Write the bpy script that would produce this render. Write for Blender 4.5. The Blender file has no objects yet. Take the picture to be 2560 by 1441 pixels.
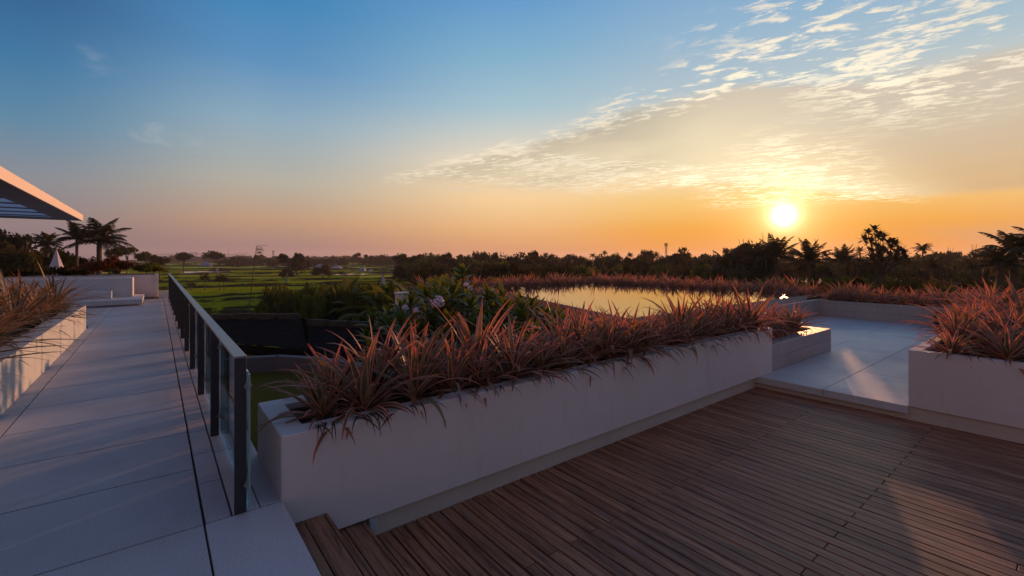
import bpy, math, random
import numpy as np
from mathutils import Vector, Matrix
R = math.radians
rnd = random.Random(7)
scn = bpy.context.scene
col = scn.collection
# ------------------------------------------------------------------ camera
F, HZ, CH = 1130.0, 646.0, 1.65          # focal length and horizon row (in photo pixels), eye height
YAW = math.atan(890 / F)
SA, CA = math.sin(YAW), math.cos(YAW)
cam_d = bpy.data.cameras.new("camera")
cam = bpy.data.objects.new("camera", cam_d); col.objects.link(cam)
cam.location = (0, 0, CH); cam.rotation_euler = (R(90), 0, -YAW)
cam_d.sensor_fit = 'HORIZONTAL'; cam_d.sensor_width = 36.0
cam_d.lens = 36.0 * F / 2560.0
cam_d.shift_y = -(HZ - 720.5) * -1 / 2560.0 * 1.0
cam_d.clip_start = 0.05; cam_d.clip_end = 20000
scn.camera = cam
# ------------------------------------------------------------------ colour management / render
scn.view_settings.view_transform = 'Standard'; scn.view_settings.look = 'None'
scn.view_settings.gamma = 1.0; scn.view_settings.exposure = 0.0
scn.view_settings.use_curve_mapping = False
scn.render.engine = 'CYCLES'
cy = scn.cycles
cy.max_bounces = 6; cy.diffuse_bounces = 3; cy.glossy_bounces = 3; cy.transmission_bounces = 4
cy.transparent_max_bounces = 12; cy.volume_bounces = 0
cy.sample_clamp_indirect = 4.0; cy.sample_clamp_direct = 0.0
cy.caustics_reflective = False; cy.caustics_refractive = False
cy.use_denoising = True
try: cy.denoiser = 'OPENIMAGEDENOISE'
except Exception: pass
# ------------------------------------------------------------------ sun direction
SUN_AZ = R(69.26); SUN_EL = R(4.6)       # azimuth from +Y towards +X
sd = Vector((math.sin(SUN_AZ) * math.cos(SUN_EL), math.cos(SUN_AZ) * math.cos(SUN_EL), math.sin(SUN_EL)))
sun_d = bpy.data.lights.new("sun", 'SUN'); sun = bpy.data.objects.new("sun", sun_d); col.objects.link(sun)
sun_d.energy = 5.0; sun_d.angle = R(1.0); sun_d.color = (1.0, 0.44, 0.19)
sun.rotation_euler = (-sd).to_track_quat('-Z', 'Y').to_euler()
sun.location = (30, 12, 20)

# ------------------------------------------------------------------ tiny node language
class G:
    def __init__(s, nt): s.nt = nt
    def n(s, t, **k):
        x = s.nt.nodes.new(t)
        for a, b in k.items(): setattr(x, a, b)
        return x
    def put(s, sock, v):
        if isinstance(v, bpy.types.NodeSocket): s.nt.links.new(v, sock)
        elif isinstance(v, (tuple, list)):
            v = tuple(v)
            if len(sock.default_value) == 4 and len(v) == 3: v = v + (1,)
            sock.default_value = v
        else: sock.default_value = v
    def m(s, op, a, b=None, c=None):
        x = s.n('ShaderNodeMath', operation=op); s.put(x.inputs[0], a)
        if b is not None: s.put(x.inputs[1], b)
        if c is not None: s.put(x.inputs[2], c)
        return x.outputs[0]
    def ss(s, v, lo, hi, a=0.0, b=1.0):
        x = s.n('ShaderNodeMapRange', interpolation_type='SMOOTHSTEP')
        for i, q in enumerate((v, lo, hi, a, b)): s.put(x.inputs[i], q)
        return x.outputs[0]
    def mix(s, f, a, b, blend='MIX'):
        x = s.n('ShaderNodeMix', data_type='RGBA', blend_type=blend)
        s.put(x.inputs[0], f); s.put(x.inputs[6], a); s.put(x.inputs[7], b); return x.outputs[2]
    def ramp(s, v, pts):
        x = s.n('ShaderNodeValToRGB'); e = x.color_ramp.elements
        while len(e) < len(pts): e.new(0.5)
        for i, (p, c) in enumerate(pts):
            e[i].position = p; e[i].color = tuple(c) + (1,) if len(c) == 3 else c
        s.put(x.inputs[0], v); return x.outputs[0]
    def xyz(s, x, y, z):
        n = s.n('ShaderNodeCombineXYZ'); s.put(n.inputs[0], x); s.put(n.inputs[1], y); s.put(n.inputs[2], z); return n.outputs[0]
    def sep(s, v):
        n = s.n('ShaderNodeSeparateXYZ'); s.put(n.inputs[0], v); return n.outputs
    def noise(s, v, sc, det=4, ro=0.5, dist=0.0):
        n = s.n('ShaderNodeTexNoise'); s.put(n.inputs['Vector'], v); s.put(n.inputs['Scale'], sc)
        s.put(n.inputs['Detail'], det); s.put(n.inputs['Roughness'], ro); s.put(n.inputs['Distortion'], dist); return n.outputs[0]
    def scale(s, v, k):
        n = s.n('ShaderNodeVectorMath', operation='MULTIPLY'); s.put(n.inputs[0], v); s.put(n.inputs[1], k); return n.outputs[0]

# ------------------------------------------------------------------ world
w = bpy.data.worlds.new("World"); scn.world = w; w.use_nodes = True
g = G(w.node_tree); w.node_tree.nodes.clear()
tc = g.n('ShaderNodeTexCoord'); d = tc.outputs['Generated']
dx, dy, dz = g.sep(d)
el = g.m('MULTIPLY', g.m('ARCSINE', dz), 180 / math.pi)          # elevation in degrees
dotn = g.n('ShaderNodeVectorMath', operation='DOT_PRODUCT'); g.put(dotn.inputs[0], d); g.put(dotn.inputs[1], tuple(sd))
dot = g.m('MINIMUM', dotn.outputs['Value'], 1.0)
ang = g.m('MULTIPLY', g.m('ARCCOSINE', dot), 180 / math.pi)      # degrees from the sun
hl = g.m('SQRT', g.m('ADD', g.m('MULTIPLY', dx, dx), g.m('MULTIPLY', dy, dy)))
hd = g.m('DIVIDE', g.m('ADD', g.m('MULTIPLY', dx, math.sin(SUN_AZ)), g.m('MULTIPLY', dy, math.cos(SUN_AZ))), g.m('MAXIMUM', hl, 0.001))
haz = g.m('MULTIPLY', g.m('ARCCOSINE', g.m('MINIMUM', g.m('MAXIMUM', hd, -1.0), 1.0)), 180 / math.pi)  # azimuth from the sun
t = g.m('DIVIDE', g.m('MAXIMUM', el, 0.0), 90.0)
def E(x): return x / 90.0
ZEN = (.072, .10, .215); UP = (.06, .145, .33)
sunward = g.ramp(t, [(0, (.64, .22, .03)), (E(3.5), (.70, .28, .035)), (E(6.9), (.78, .46, .15)), (E(10.6), (.82, .65, .44)),
                     (E(15), (.62, .53, .42)), (E(19), (.38, .46, .52)), (E(25), (.23, .38, .54)), (E(32), (.12, .29, .52)), (E(50), UP), (E(90), ZEN)])
mid = g.ramp(t, [(0, (.44, .20, .11)), (E(3.8), (.68, .375, .185)), (E(7.4), (.82, .53, .29)), (E(12.3), (.74, .60, .45)), (E(18.4), (.33, .47, .55)),
                 (E(24), (.18, .37, .53)), (E(30), (.085, .265, .53)), (E(50), UP), (E(90), ZEN)])
away = g.ramp(t, [(0, (.21, .15, .18)), (E(1.5), (.24, .165, .19)), (E(4.2), (.41, .245, .185)), (E(8.6), (.38, .355, .325)), (E(15), (.22, .345, .455)),
                  (E(21), (.07, .227, .455)), (E(27), (.02, .185, .42)), (E(50), (.05, .12, .30)), (E(90), ZEN)])
farl = g.ramp(t, [(0, (.13, .12, .17)), (E(3.4), (.19, .165, .21)), (E(6.9), (.185, .205, .27)), (E(12), (.06, .19, .335)), (E(17), (.012, .135, .32)), (E(22), (.003, .082, .245)), (E(50), (.05, .095, .235)), (E(90), ZEN)])
back = g.ramp(t, [(0, (.24, .15, .16)), (E(8), (.50, .31, .29)), (E(20), (.30, .21, .25)), (E(45), (.12, .11, .19)), (E(90), (.075, .10, .205))])
k0 = g.ss(haz, 9.0, 32.0); k1 = g.ss(haz, 30.0, 60.0); kf = g.ss(haz, 60.0, 79.0)
k2 = g.ss(haz, 95.0, 165.0)
sky = g.mix(k2, g.mix(kf, g.mix(k1, g.mix(k0, sunward, mid), away), farl), back)
# clouds live on a flat layer seen in perspective
iz = g.m('DIVIDE', 1.0, g.m('MAXIMUM', g.m('ADD', dz, 0.012), 0.012))
px = g.m('MULTIPLY', dx, iz); py = g.m('MULTIPLY', dy, iz)
P2 = g.xyz(px, py, 0.0)
P2s = g.xyz(g.m('MULTIPLY', px, 1.5), g.m('MULTIPLY', py, 0.8), 1.7)
big = g.noise(P2, 0.55, 5, .55)
med = g.noise(P2s, 2.6, 6, .62, .3)
# puffs: little cells drawn out sideways
fx = g.m('ADD', g.m('MULTIPLY', px, 2.5), g.m('MULTIPLY', py, .9)); fy = g.m('ADD', g.m('MULTIPLY', py, 1.25), g.m('MULTIPLY', px, -.35))
fine = g.noise(g.xyz(fx, fy, 4.3), 4.9, 7, .66, .35)
fine2 = g.noise(g.xyz(g.m('MULTIPLY', fx, 1.1), g.m('MULTIPLY', fy, .8), 9.1), 6.0, 6, .66, .3)
edge = g.m('ADD', px, g.m('ADD', g.m('MULTIPLY', g.m('SUBTRACT', big, .5), .9), g.m('MULTIPLY', g.m('SUBTRACT', med, .5), .55)))
yw = g.ss(py, 5.2, 3.9)                                          # the sheet ends to the left
inner = g.m('MULTIPLY', g.ss(g.m('SUBTRACT', edge, g.ss(py, 1.35, .55, 0, .75)), 2.30, 2.56), yw)
far = g.m('ADD', g.m('MULTIPLY', g.ss(py, 3.4, 1.4), 4.6), 4.3)
outer = g.ss(g.m('SUBTRACT', edge, far), 0.5, -0.8)
sheet = g.m('MULTIPLY', g.m('MULTIPLY', inner, outer), g.ss(py, -4.0, -2.0))
soft = g.noise(g.xyz(g.m('MULTIPLY', px, .8), g.m('MULTIPLY', py, .5), 2.2), 1.4, 4, .5)
shade = g.ss(soft, .36, .62)
hi = g.ss(px, 2.3, 4.2)
vc = g.mix(hi, g.mix(shade, (.43, .355, .265), (.54, .43, .31)), g.mix(shade, (.60, .465, .31), (.80, .63, .42)))
vc = g.mix(g.ss(ang, 22.0, 8.0, 0, .85), vc, (.84, .68, .44))
vc = g.mix(g.ss(py, 2.1, .7, 0, .9), vc, g.mix(g.ss(el, 15., 6.), (.52, .42, .34), (.52, .31, .18)))
sky = g.mix(g.m('MULTIPLY', sheet, .93), sky, vc)
# bright rippled rims and the broken altocumulus on the right
mod = g.noise(g.xyz(px, py, 7.7), 2.1, 4, .6)
n1 = g.ss(g.m('ADD', fine, g.m('MULTIPLY', g.m('SUBTRACT', mod, .5), .55)), .475, .62); n2 = g.ss(g.m('ADD', fine2, g.m('MULTIPLY', g.m('SUBTRACT', mod, .5), .35)), .49, .59)
rim = g.m('MULTIPLY', g.m('MULTIPLY', g.ss(edge, 2.12, 2.30), g.ss(edge, 2.75, 2.45)), g.ss(py, 5.8, 4.4))
tip = g.m('MULTIPLY', g.m('MULTIPLY', g.ss(py, 2.7, 3.5), sheet), .75)
belly = g.m('MULTIPLY', g.m('MULTIPLY', g.ss(g.m('SUBTRACT', edge, far), -2.6, -.9), g.ss(g.m('SUBTRACT', edge, far), 1.3, .3)), g.m('MULTIPLY', g.ss(py, 1.1, 2.4), g.ss(py, 4.9, 3.6)))
below = g.m('MULTIPLY', g.m('MULTIPLY', g.ss(ang, 11.0, 4.0), g.ss(el, 5.2, 6.6)), .95)
alto = g.m('MULTIPLY', g.m('MULTIPLY', g.ss(edge, 1.62, 1.85), g.ss(edge, 4.8, 2.9)), g.m('MULTIPLY', g.ss(py, 1.35, .55), g.ss(py, -4., -2.)))
lit = g.mix(g.ss(ang, 6.0, 24.0), (1.25, 1.08, .76), (.84, .70, .54))
sky = g.mix(g.m('MULTIPLY', n1, g.m('MINIMUM', g.m('ADD', g.m('MULTIPLY', rim, .85), alto), .92)), sky, lit)
sky = g.mix(g.m('MULTIPLY', n2, g.m('MINIMUM', g.m('ADD', g.m('ADD', belly, below), tip), .85)), sky, lit)
# low thin streaks
streak = g.ss(g.noise(g.xyz(g.m('MULTIPLY', haz, .035), g.m('MULTIPLY', el, 1.3), dx), 1.6, 5, .6, .4), .56, .70)
sm = g.m('MULTIPLY', g.m('MULTIPLY', g.ss(el, .6, 1.6), g.ss(el, 4.6, 2.2)), .30)
sky = g.mix(g.m('MULTIPLY', streak, sm), sky, g.mix(k1, (.60, .34, .18), (.26, .20, .25)))
# grey-mauve cloud bank low on the right
bank = g.m('MULTIPLY', g.m('MULTIPLY', g.ss(g.m('SUBTRACT', py, 0.0), 4.3, 1.2), g.ss(dy, .36, .14)), g.ss(g.m('ADD', el, g.m('MULTIPLY', g.m('SUBTRACT', med, .5), 3.5)), 3.4, 1.9))
sky = g.mix(g.m('MULTIPLY', bank, .55), sky, (.46, .27, .22))
# small wisps left of the middle
ws = g.m('MULTIPLY', g.ss(g.noise(P2s, .9, 5, .6, .5), .64, .76), g.m('MULTIPLY', g.ss(el, 6., 9.), g.ss(el, 26., 20.)))
sky = g.mix(g.m('MULTIPLY', ws, .45), sky, (.50, .50, .52))
# glow round the sun and the disc itself
def gl(a, s, p=1.0): return g.m('MULTIPLY', g.m('POWER', 2.71828, g.m('MULTIPLY', g.m('POWER', g.m('DIVIDE', ang, s), p), -1.0)), a)
glow = g.mix(1.0, g.scale((1.0, .45, .06), g.xyz(*[gl(.16, 5.0)] * 3)), g.scale((1.0, .70, .34), g.xyz(*[gl(1.3, 2.0, 1.0)] * 3)), 'ADD')
glow = g.mix(1.0, glow, g.scale((1.0, .90, .66), g.xyz(*[gl(9.0, .50, 1.05)] * 3)), 'ADD')
sky = g.mix(1.0, sky, glow, 'ADD')
sky = g.mix(g.ss(dz, -0.01, -0.05), sky, (.05, .045, .05))
nish = g.n('ShaderNodeTexSky', sky_type='NISHITA'); nish.sun_disc = False
nish.sun_elevation = SUN_EL; nish.sun_rotation = SUN_AZ; nish.air_density = 2.0; nish.dust_density = 0.0; nish.ozone_density = 3.0
bg1 = g.n('ShaderNodeBackground'); g.put(bg1.inputs[0], nish.outputs[0]); bg1.inputs[1].default_value = 0.05
bg2 = g.n('ShaderNodeBackground'); g.put(bg2.inputs[0], sky); bg2.inputs[1].default_value = 1.0
ad = g.n('ShaderNodeAddShader'); g.put(ad.inputs[0], bg1.outputs[0]); g.put(ad.inputs[1], bg2.outputs[0])
out = g.n('ShaderNodeOutputWorld'); g.put(out.inputs[0], ad.outputs[0])
w.cycles.sampling_method = 'MANUAL'; w.cycles.sample_map_resolution = 2048

# ------------------------------------------------------------------ pixel -> place helpers (photo 2560 x 1441)
def P(u, v, z):
    dd = F * (CH - z) / (v - HZ); r = (u - 1280) / F * dd
    return Vector((dd * SA + r * CA, dd * CA - r * SA, z))
def D(u, dist, z=0.0):
    r = (u - 1280) / F * dist
    return Vector((dist * SA + r * CA, dist * CA - r * SA, z))
def ZV(v, dist): return CH + (HZ - v) / F * dist
def pxm(n, dist): return n * dist / F

# ------------------------------------------------------------------ materials
MATS = {}
def mat(name, fn):
    if name in MATS: return MATS[name]
    m = bpy.data.materials.new(name); m.use_nodes = True; m.node_tree.nodes.clear()
    gg = G(m.node_tree); sh = fn(gg)
    o = gg.n('ShaderNodeOutputMaterial')
    if isinstance(sh, tuple): gg.put(o.inputs[0], sh[0]); gg.put(o.inputs[2], sh[1])
    else: gg.put(o.inputs[0], sh)
    MATS[name] = m; return m
def bsdf(g, base, rough=.6, spec=.5, bump=None, bstr=.2, bdist=.01, **k):
    p = g.n('ShaderNodeBsdfPrincipled'); g.put(p.inputs['Base Color'], base); g.put(p.inputs['Roughness'], rough)
    g.put(p.inputs['Specular IOR Level'], spec)
    for a, b in k.items(): g.put(p.inputs[a.replace('_', ' ')], b)
    if bump is not None:
        b = g.n('ShaderNodeBump'); g.put(b.inputs['Height'], bump); b.inputs['Strength'].default_value = bstr; b.inputs['Distance'].default_value = bdist
        g.put(p.inputs['Normal'], b.outputs[0])
    return p.outputs[0]
def pos(g): return g.n('ShaderNodeNewGeometry').outputs['Position']
def opos(g): return g.n('ShaderNodeTexCoord').outputs['Object']
def uvn(g): return g.n('ShaderNodeTexCoord').outputs['UV']

def plaster_fn(base, warm):
    def f(g):
        p = pos(g)
        n1 = g.noise(p, 1.3, 5, .6); n2 = g.noise(p, 60, 4, .7); n3 = g.noise(g.scale(p, (3, 3, .5)), 2.2, 5, .6)
        c = g.mix(g.ss(n1, .35, .7, 0, .5), base, warm)
        c = g.mix(g.ss(n3, .54, .76, 0, .24), c, (.30, .26, .22)); c = g.mix(g.ss(g.noise(g.scale(p, (9, 9, .6)), 1.6, 5, .65), .60, .75, 0, .12), c, (.22, .19, .16))
        return bsdf(g, c, .78, .25, n2, .35, .004)
    return f
M_plaster = mat('plaster', plaster_fn((.62, .55, .55), (.54, .47, .44)))
M_plinth = mat('plinth_plaster', plaster_fn((.52, .44, .385), (.44, .36, .30)))
def tile_fn(g):
    p = pos(g); n = g.noise(p, 90, 3, .7); s = g.noise(g.scale(p, (1.5, 8, 20)), 3, 5, .7); big = g.noise(p, .9, 4, .6)
    x, y, z = g.sep(p)
    c = g.mix(g.ss(s, .3, .7), (.33, .29, .285), (.41, .37, .355)); c = g.mix(g.ss(big, .4, .7, 0, .4), c, (.26, .23, .22))
    b = g.n('ShaderNodeTexBrick'); g.put(b.inputs['Vector'], g.xyz(g.m('ADD', x, y), g.m('ADD', z, .33), 0.0))
    b.inputs['Scale'].default_value = 1.0; b.inputs['Brick Width'].default_value = 1.1; b.inputs['Row Height'].default_value = .235
    b.inputs['Mortar Size'].default_value = .004; b.offset = .5
    g.put(b.inputs['Color1'], (1, 1, 1)); g.put(b.inputs['Color2'], (.86, .86, .86)); g.put(b.inputs['Mortar'], (.42, .40, .38))
    c = g.mix(1.0, c, b.outputs['Color'], 'MULTIPLY')
    return bsdf(g, c, .42, .5, n, .15, .003)
M_tile = mat('stone_tile', tile_fn)
def coping_fn(g):
    p = pos(g); n = g.noise(p, 70, 3, .7)
    return bsdf(g, g.mix(n, (.40, .36, .33), (.50, .45, .41)), .30, .6, n, .1, .002)
M_coping = mat('stone_coping', coping_fn)
def paving_fn(a, b, rough):
    def f(g):
        p = pos(g); sp = g.noise(p, 150, 3, .8); big = g.noise(p, .7, 5, .62); mid = g.noise(g.scale(p, (6, 1.2, 1)), 2.0, 5, .65)
        att = g.n('ShaderNodeAttribute', attribute_name='rnd')
        c = g.mix(g.ss(sp, .40, .58), tuple(q * .86 for q in a), b)
        c = g.mix(g.ss(big, .42, .72, 0, .34), c, tuple(q * .62 for q in a))
        c = g.mix(g.ss(mid, .55, .78, 0, .12), c, tuple(q * .55 for q in a))
        c = g.mix(1.0, c, g.ramp(att.outputs['Fac'], [(0, (.86, .86, .87)), (1, (1.05, 1.04, 1.02))]), 'MULTIPLY')
        return bsdf(g, c, g.ss(big, .3, .7, rough, rough + .18), .45, sp, .22, .002)
    return f
M_pave = mat('walkway_paving', paving_fn((.42, .375, .385), (.62, .56, .565), .52))
M_terr = mat('terrace_paving', paving_fn((.42, .42, .44), (.60, .60, .62), .40))
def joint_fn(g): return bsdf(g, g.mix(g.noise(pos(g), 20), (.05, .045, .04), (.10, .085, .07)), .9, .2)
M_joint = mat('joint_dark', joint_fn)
M_void = flat0 = mat('dark_void', lambda g: bsdf(g, (.006, .005, .004), 1.0, .0))
def wood_fn(dark, light):
    def f(g):
        p = pos(g); att = g.n('ShaderNodeAttribute', attribute_name='rnd').outputs['Fac']
        x, y, z = g.sep(p)
        v = g.xyz(g.m('ADD', g.m('MULTIPLY', x, 38.0), g.m('MULTIPLY', att, 91.0)), g.m('MULTIPLY', y, 1.6), g.m('MULTIPLY', z, 20.0))
        gr = g.noise(v, 1.0, 6, .68, .6); gr2 = g.noise(v, 4.5, 3, .6); wear = g.noise(g.scale(p, (5, 1.1, 1)), 1.5, 5, .7)
        c = g.mix(g.ss(gr, .36, .62), tuple(q * .72 for q in dark), light)
        c = g.mix(g.ss(gr2, .45, .75, 0, .35), c, tuple(q * .45 for q in dark))
        c = g.mix(1.0, c, g.ramp(att, [(0, (.76, .73, .72)), (.5, (.97, .95, .94)), (1, (1.20, 1.16, 1.14))]), 'MULTIPLY')
        c = g.mix(g.ss(wear, .55, .74, 0, .38), c, (.26, .20, .185))
        spots = g.ss(g.noise(g.scale(p, (9, 2.5, 1)), 2.0, 4, .5), .70, .73, 0, .5)
        c = g.mix(spots, c, (.30, .28, .31))
        return bsdf(g, c, g.ss(gr, .3, .7, .42, .62), .32, g.m('ADD', gr, g.m('MULTIPLY', gr2, .5)), .45, .003)
    return f
M_deck = mat('deck_wood', wood_fn((.21, .080, .040), (.43, .195, .105)))
M_step = mat('step_wood', wood_fn((.24, .095, .048), (.46, .21, .115)))
def metal_fn(g):
    n = g.noise(pos(g), 14, 4, .6); return bsdf(g, g.mix(n, (.030, .030, .034), (.05, .05, .056)), .42, .5, Metallic=.35)
M_metal = mat('dark_powder_coat', metal_fn)
def rail_fn(g):
    n = g.noise(g.scale(pos(g), (20, 2.5, 1)), 1, 5, .65); return bsdf(g, g.mix(n, (.16, .16, .165), (.30, .295, .30)), .40, .5, n, .1, .002, Metallic=.45)
M_rail = mat('brushed_rail', rail_fn)
def glass_fn(g):
    lw = g.n('ShaderNodeLayerWeight'); lw.inputs[0].default_value = .42
    tr = g.n('ShaderNodeBsdfTransparent'); g.put(tr.inputs[0], (.80, .88, .88))
    gl_ = g.n('ShaderNodeBsdfGlossy'); g.put(gl_.inputs[0], (.95, .98, 1)); gl_.inputs['Roughness'].default_value = .02
    mx = g.n('ShaderNodeMixShader'); g.put(mx.inputs[0], g.m('MULTIPLY', lw.outputs['Fresnel'], .7)); g.put(mx.inputs[1], tr.outputs[0]); g.put(mx.inputs[2], gl_.outputs[0])
    return mx.outputs[0]
M_glass = mat('tinted_glass', glass_fn)
def gedge_fn(g): return bsdf(g, (.20, .34, .33), .15, .6)
M_gedge = mat('glass_edge', gedge_fn)
def water_fn(g):
    p = pos(g); n = g.noise(g.scale(p, (1, 1, 1)), 3.2, 3, .5)
    return bsdf(g, (.012, .022, .026), .05, .9, n, .07, .01, IOR=1.5)
M_water = mat('pool_water', water_fn)
def soil_fn(g):
    n = g.noise(pos(g), 24, 6, .7); return bsdf(g, g.mix(n, (.018, .012, .009), (.055, .038, .026)), .95, .1, n, .8, .02)
M_soil = mat('soil', soil_fn)

def leafy(name, mid, edge, tipc, trans=.35, rough=.42, edge_at=.52):
    # blade: uv.x across (0..1), uv.y along
    def f(g):
        u, v, _ = g.sep(uvn(g))
        a = g.m('ABSOLUTE', g.m('SUBTRACT', g.m('MULTIPLY', u, 2.0), 1.0))
        oi = g.n('ShaderNodeObjectInfo').outputs['Random']
        n = g.noise(g.xyz(g.m('MULTIPLY', u, 9), g.m('MULTIPLY', v, 2.0), g.m('MULTIPLY', oi, 20)), 2.0, 4, .6)
        mm = g.mix(n, mid, tuple(q * .55 for q in mid))
        c = g.mix(g.ss(g.m('ADD', a, g.m('MULTIPLY', g.m('SUBTRACT', n, .5), .25)), edge_at, edge_at + .14), mm, edge)
        c = g.mix(g.ss(v, .55, 1.0, 0, .45), c, tipc)
        c = g.mix(g.ss(g.noise(pos(g), 3.0, 2), .4, .65, 0, .35), c, tuple(q * .5 for q in mid))
        if 'bromeliad' in name:
            lr = g.n('ShaderNodeAttribute', attribute_name='rnd').outputs['Fac']
            c = g.mix(g.ss(lr, .60, .70, 0, .40), c, tuple(q * 1.15 for q in mid))          # greener leaves
            c = g.mix(g.ss(lr, .90, .93, 0, .85), c, g.mix(n, (.14, .075, .035), (.34, .24, .13)))   # dry straw leaves
            c = g.mix(g.ss(oi, .5, .95, 0, .30), c, (.20, .15, .075))
        b = g.n('ShaderNodeBsdfPrincipled'); g.put(b.inputs['Base Color'], c); b.inputs['Roughness'].default_value = rough
        b.inputs['Specular IOR Level'].default_value = .45
        tl = g.n('ShaderNodeBsdfTranslucent'); g.put(tl.inputs[0], g.mix(1.0, c, (1.2, .9, .75), 'MULTIPLY'))
        mx = g.n('ShaderNodeMixShader'); mx.inputs[0].default_value = trans; g.put(mx.inputs[1], b.outputs[0]); g.put(mx.inputs[2], tl.outputs[0])
        return mx.outputs[0]
    return mat(name, f)
M_brom = leafy('bromeliad_leaf', (.135, .14, .062), (.82, .27, .22), (.72, .16, .13), .38, .55)
M_brom2 = leafy('bromeliad_leaf_olive', (.135, .115, .052), (.46, .25, .14), (.30, .13, .075), .32, .55)
M_dead = leafy('dry_leaf', (.07, .040, .024), (.09, .05, .03), (.06, .035, .02), .15)
M_frang = leafy('broad_leaf', (.085, .125, .014), (.10, .145, .018), (.17, .19, .02), .45, .38)
M_palm = leafy('palm_leaf', (.040, .040, .014), (.045, .046, .016), (.060, .048, .018), .45, .75)
M_banana = leafy('banana_leaf', (.085, .105, .018), (.10, .12, .02), (.13, .14, .022), .45, .7)
def crown_fn(a, b, trans=.28):
    def f(g):
        oi = g.n('ShaderNodeObjectInfo').outputs['Random']; n = g.noise(opos(g), .9, 4, .65)
        n = g.m('ADD', n, g.m('MULTIPLY', g.m('SUBTRACT', oi, .5), .35))
        c = g.mix(g.ss(n, .30, .70), a, b)
        df = g.n('ShaderNodeBsdfDiffuse'); g.put(df.inputs[0], c)
        tl = g.n('ShaderNodeBsdfTranslucent'); g.put(tl.inputs[0], g.mix(1.0, c, (1.3, 1.0, .6), 'MULTIPLY'))
        mx = g.n('ShaderNodeMixShader'); mx.inputs[0].default_value = trans; g.put(mx.inputs[1], df.outputs[0]); g.put(mx.inputs[2], tl.outputs[0])
        return mx.outputs[0]
    return f
M_crown = mat('foliage_dark', crown_fn((.022, .025, .010), (.062, .055, .020), .36))
M_crown2 = mat('foliage_green', crown_fn((.045, .062, .014), (.12, .14, .028), .38))
M_crown3 = mat('foliage_red', crown_fn((.09, .030, .015), (.19, .075, .03), .34))
def bark_fn(g):
    n = g.noise(g.scale(pos(g), (3, 3, .8)), 4, 5, .7); return bsdf(g, g.mix(n, (.045, .034, .025), (.12, .095, .07)), .9, .15, n, .6, .03)
M_bark = mat('bark', bark_fn)
def ground_fn(g):
    p = pos(g); n = g.noise(p, .05, 6, .65); m = g.noise(p, 1.1, 5, .7)
    return bsdf(g, g.mix(g.ss(n, .3, .7), g.mix(m, (.03, .035, .014), (.055, .06, .022)), (.05, .042, .022)), .95, .1, m, .5, .1)
M_ground = mat('ground_cover', ground_fn)
def lawn_fn(g):
    p = pos(g); n = g.noise(p, .35, 5, .65); m = g.noise(p, 18, 4, .75)
    return bsdf(g, g.mix(g.ss(n, .3, .7), g.mix(m, (.045, .055, .006), (.10, .115, .012)), (.09, .085, .022)), .95, .02, m, .9, .06)
M_lawn = mat('lawn_grass', lawn_fn)
def field_fn(g):
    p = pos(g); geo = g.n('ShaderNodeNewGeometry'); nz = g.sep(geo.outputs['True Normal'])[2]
    att = g.n('ShaderNodeAttribute', attribute_name='rnd').outputs['Fac']
    wet = g.n('ShaderNodeAttribute', attribute_name='wet').outputs['Fac']
    m = g.noise(p, 1.6, 5, .75); big = g.noise(p, .03, 4, .6)
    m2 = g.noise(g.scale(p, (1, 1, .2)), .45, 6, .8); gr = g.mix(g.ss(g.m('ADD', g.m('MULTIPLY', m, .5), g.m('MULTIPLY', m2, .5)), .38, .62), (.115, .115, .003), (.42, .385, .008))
    gr = g.mix(g.ss(att, .45, .95), gr, (.66, .58, .07))  # gold mix: tone per paddy, plus water reflection painted on the far strips
    gr = g.mix(g.ss(big, .45, .7, 0, .5), gr, (.075, .085, .022))
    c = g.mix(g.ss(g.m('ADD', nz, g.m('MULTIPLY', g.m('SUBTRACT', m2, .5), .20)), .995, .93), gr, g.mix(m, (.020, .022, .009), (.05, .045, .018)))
    dn = g.n('ShaderNodeBsdfDiffuse'); g.put(dn.inputs[0], c); bp = g.n('ShaderNodeBump'); g.put(bp.inputs['Height'], m); bp.inputs['Strength'].default_value = .8; bp.inputs['Distance'].default_value = .15; g.put(dn.inputs['Normal'], bp.outputs[0]); a = dn.outputs[0]
    wt = bsdf(g, (.05, .05, .035), .06, .8)
    mx = g.n('ShaderNodeMixShader'); g.put(mx.inputs[0], wet); g.put(mx.inputs[1], a); g.put(mx.inputs[2], wt); return mx.outputs[0]
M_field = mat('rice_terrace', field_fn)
def flat(name, c, rough=.7, amt=.2, sc=6):
    def f(g):
        n = g.noise(pos(g), sc, 4, .6); return bsdf(g, g.mix(n, tuple(q * (1 - amt) for q in c), c), rough, .3)
    return mat(name, f)
M_white = flat('white_paint', (.30, .30, .34)); M_blue = flat('pale_blue_wall', (.20, .24, .34)); M_dkroof = flat('dark_roof_tile', (.05, .04, .038), .8, .5, 1.5)
M_cloth = flat('parasol_cloth', (.50, .44, .50)); M_steel = flat('tower_steel', (.16, .13, .12)); M_flower = flat('flower_petal', (.92, .68, .86), .6, .12, 60)
M_orange = flat('orange_petal', (.85, .30, .06)); M_black = flat('black_metal', (.02, .018, .02), .5); M_grey = flat('grey_housing', (.38, .42, .46), .4)
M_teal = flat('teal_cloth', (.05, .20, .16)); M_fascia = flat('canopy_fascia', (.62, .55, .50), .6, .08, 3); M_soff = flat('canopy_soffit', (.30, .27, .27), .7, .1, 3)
def rooft_fn(g):
    p = pos(g); n = g.noise(p, 5, 6, .75); return bsdf(g, g.mix(n, (.006, .005, .005), (.022, .018, .016)), .95, .05, n, 1.0, .12)
M_gwall = flat('garden_wall_render', (.12, .13, .155), .9)
M_thatch = mat('dark_thatch', rooft_fn)
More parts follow.
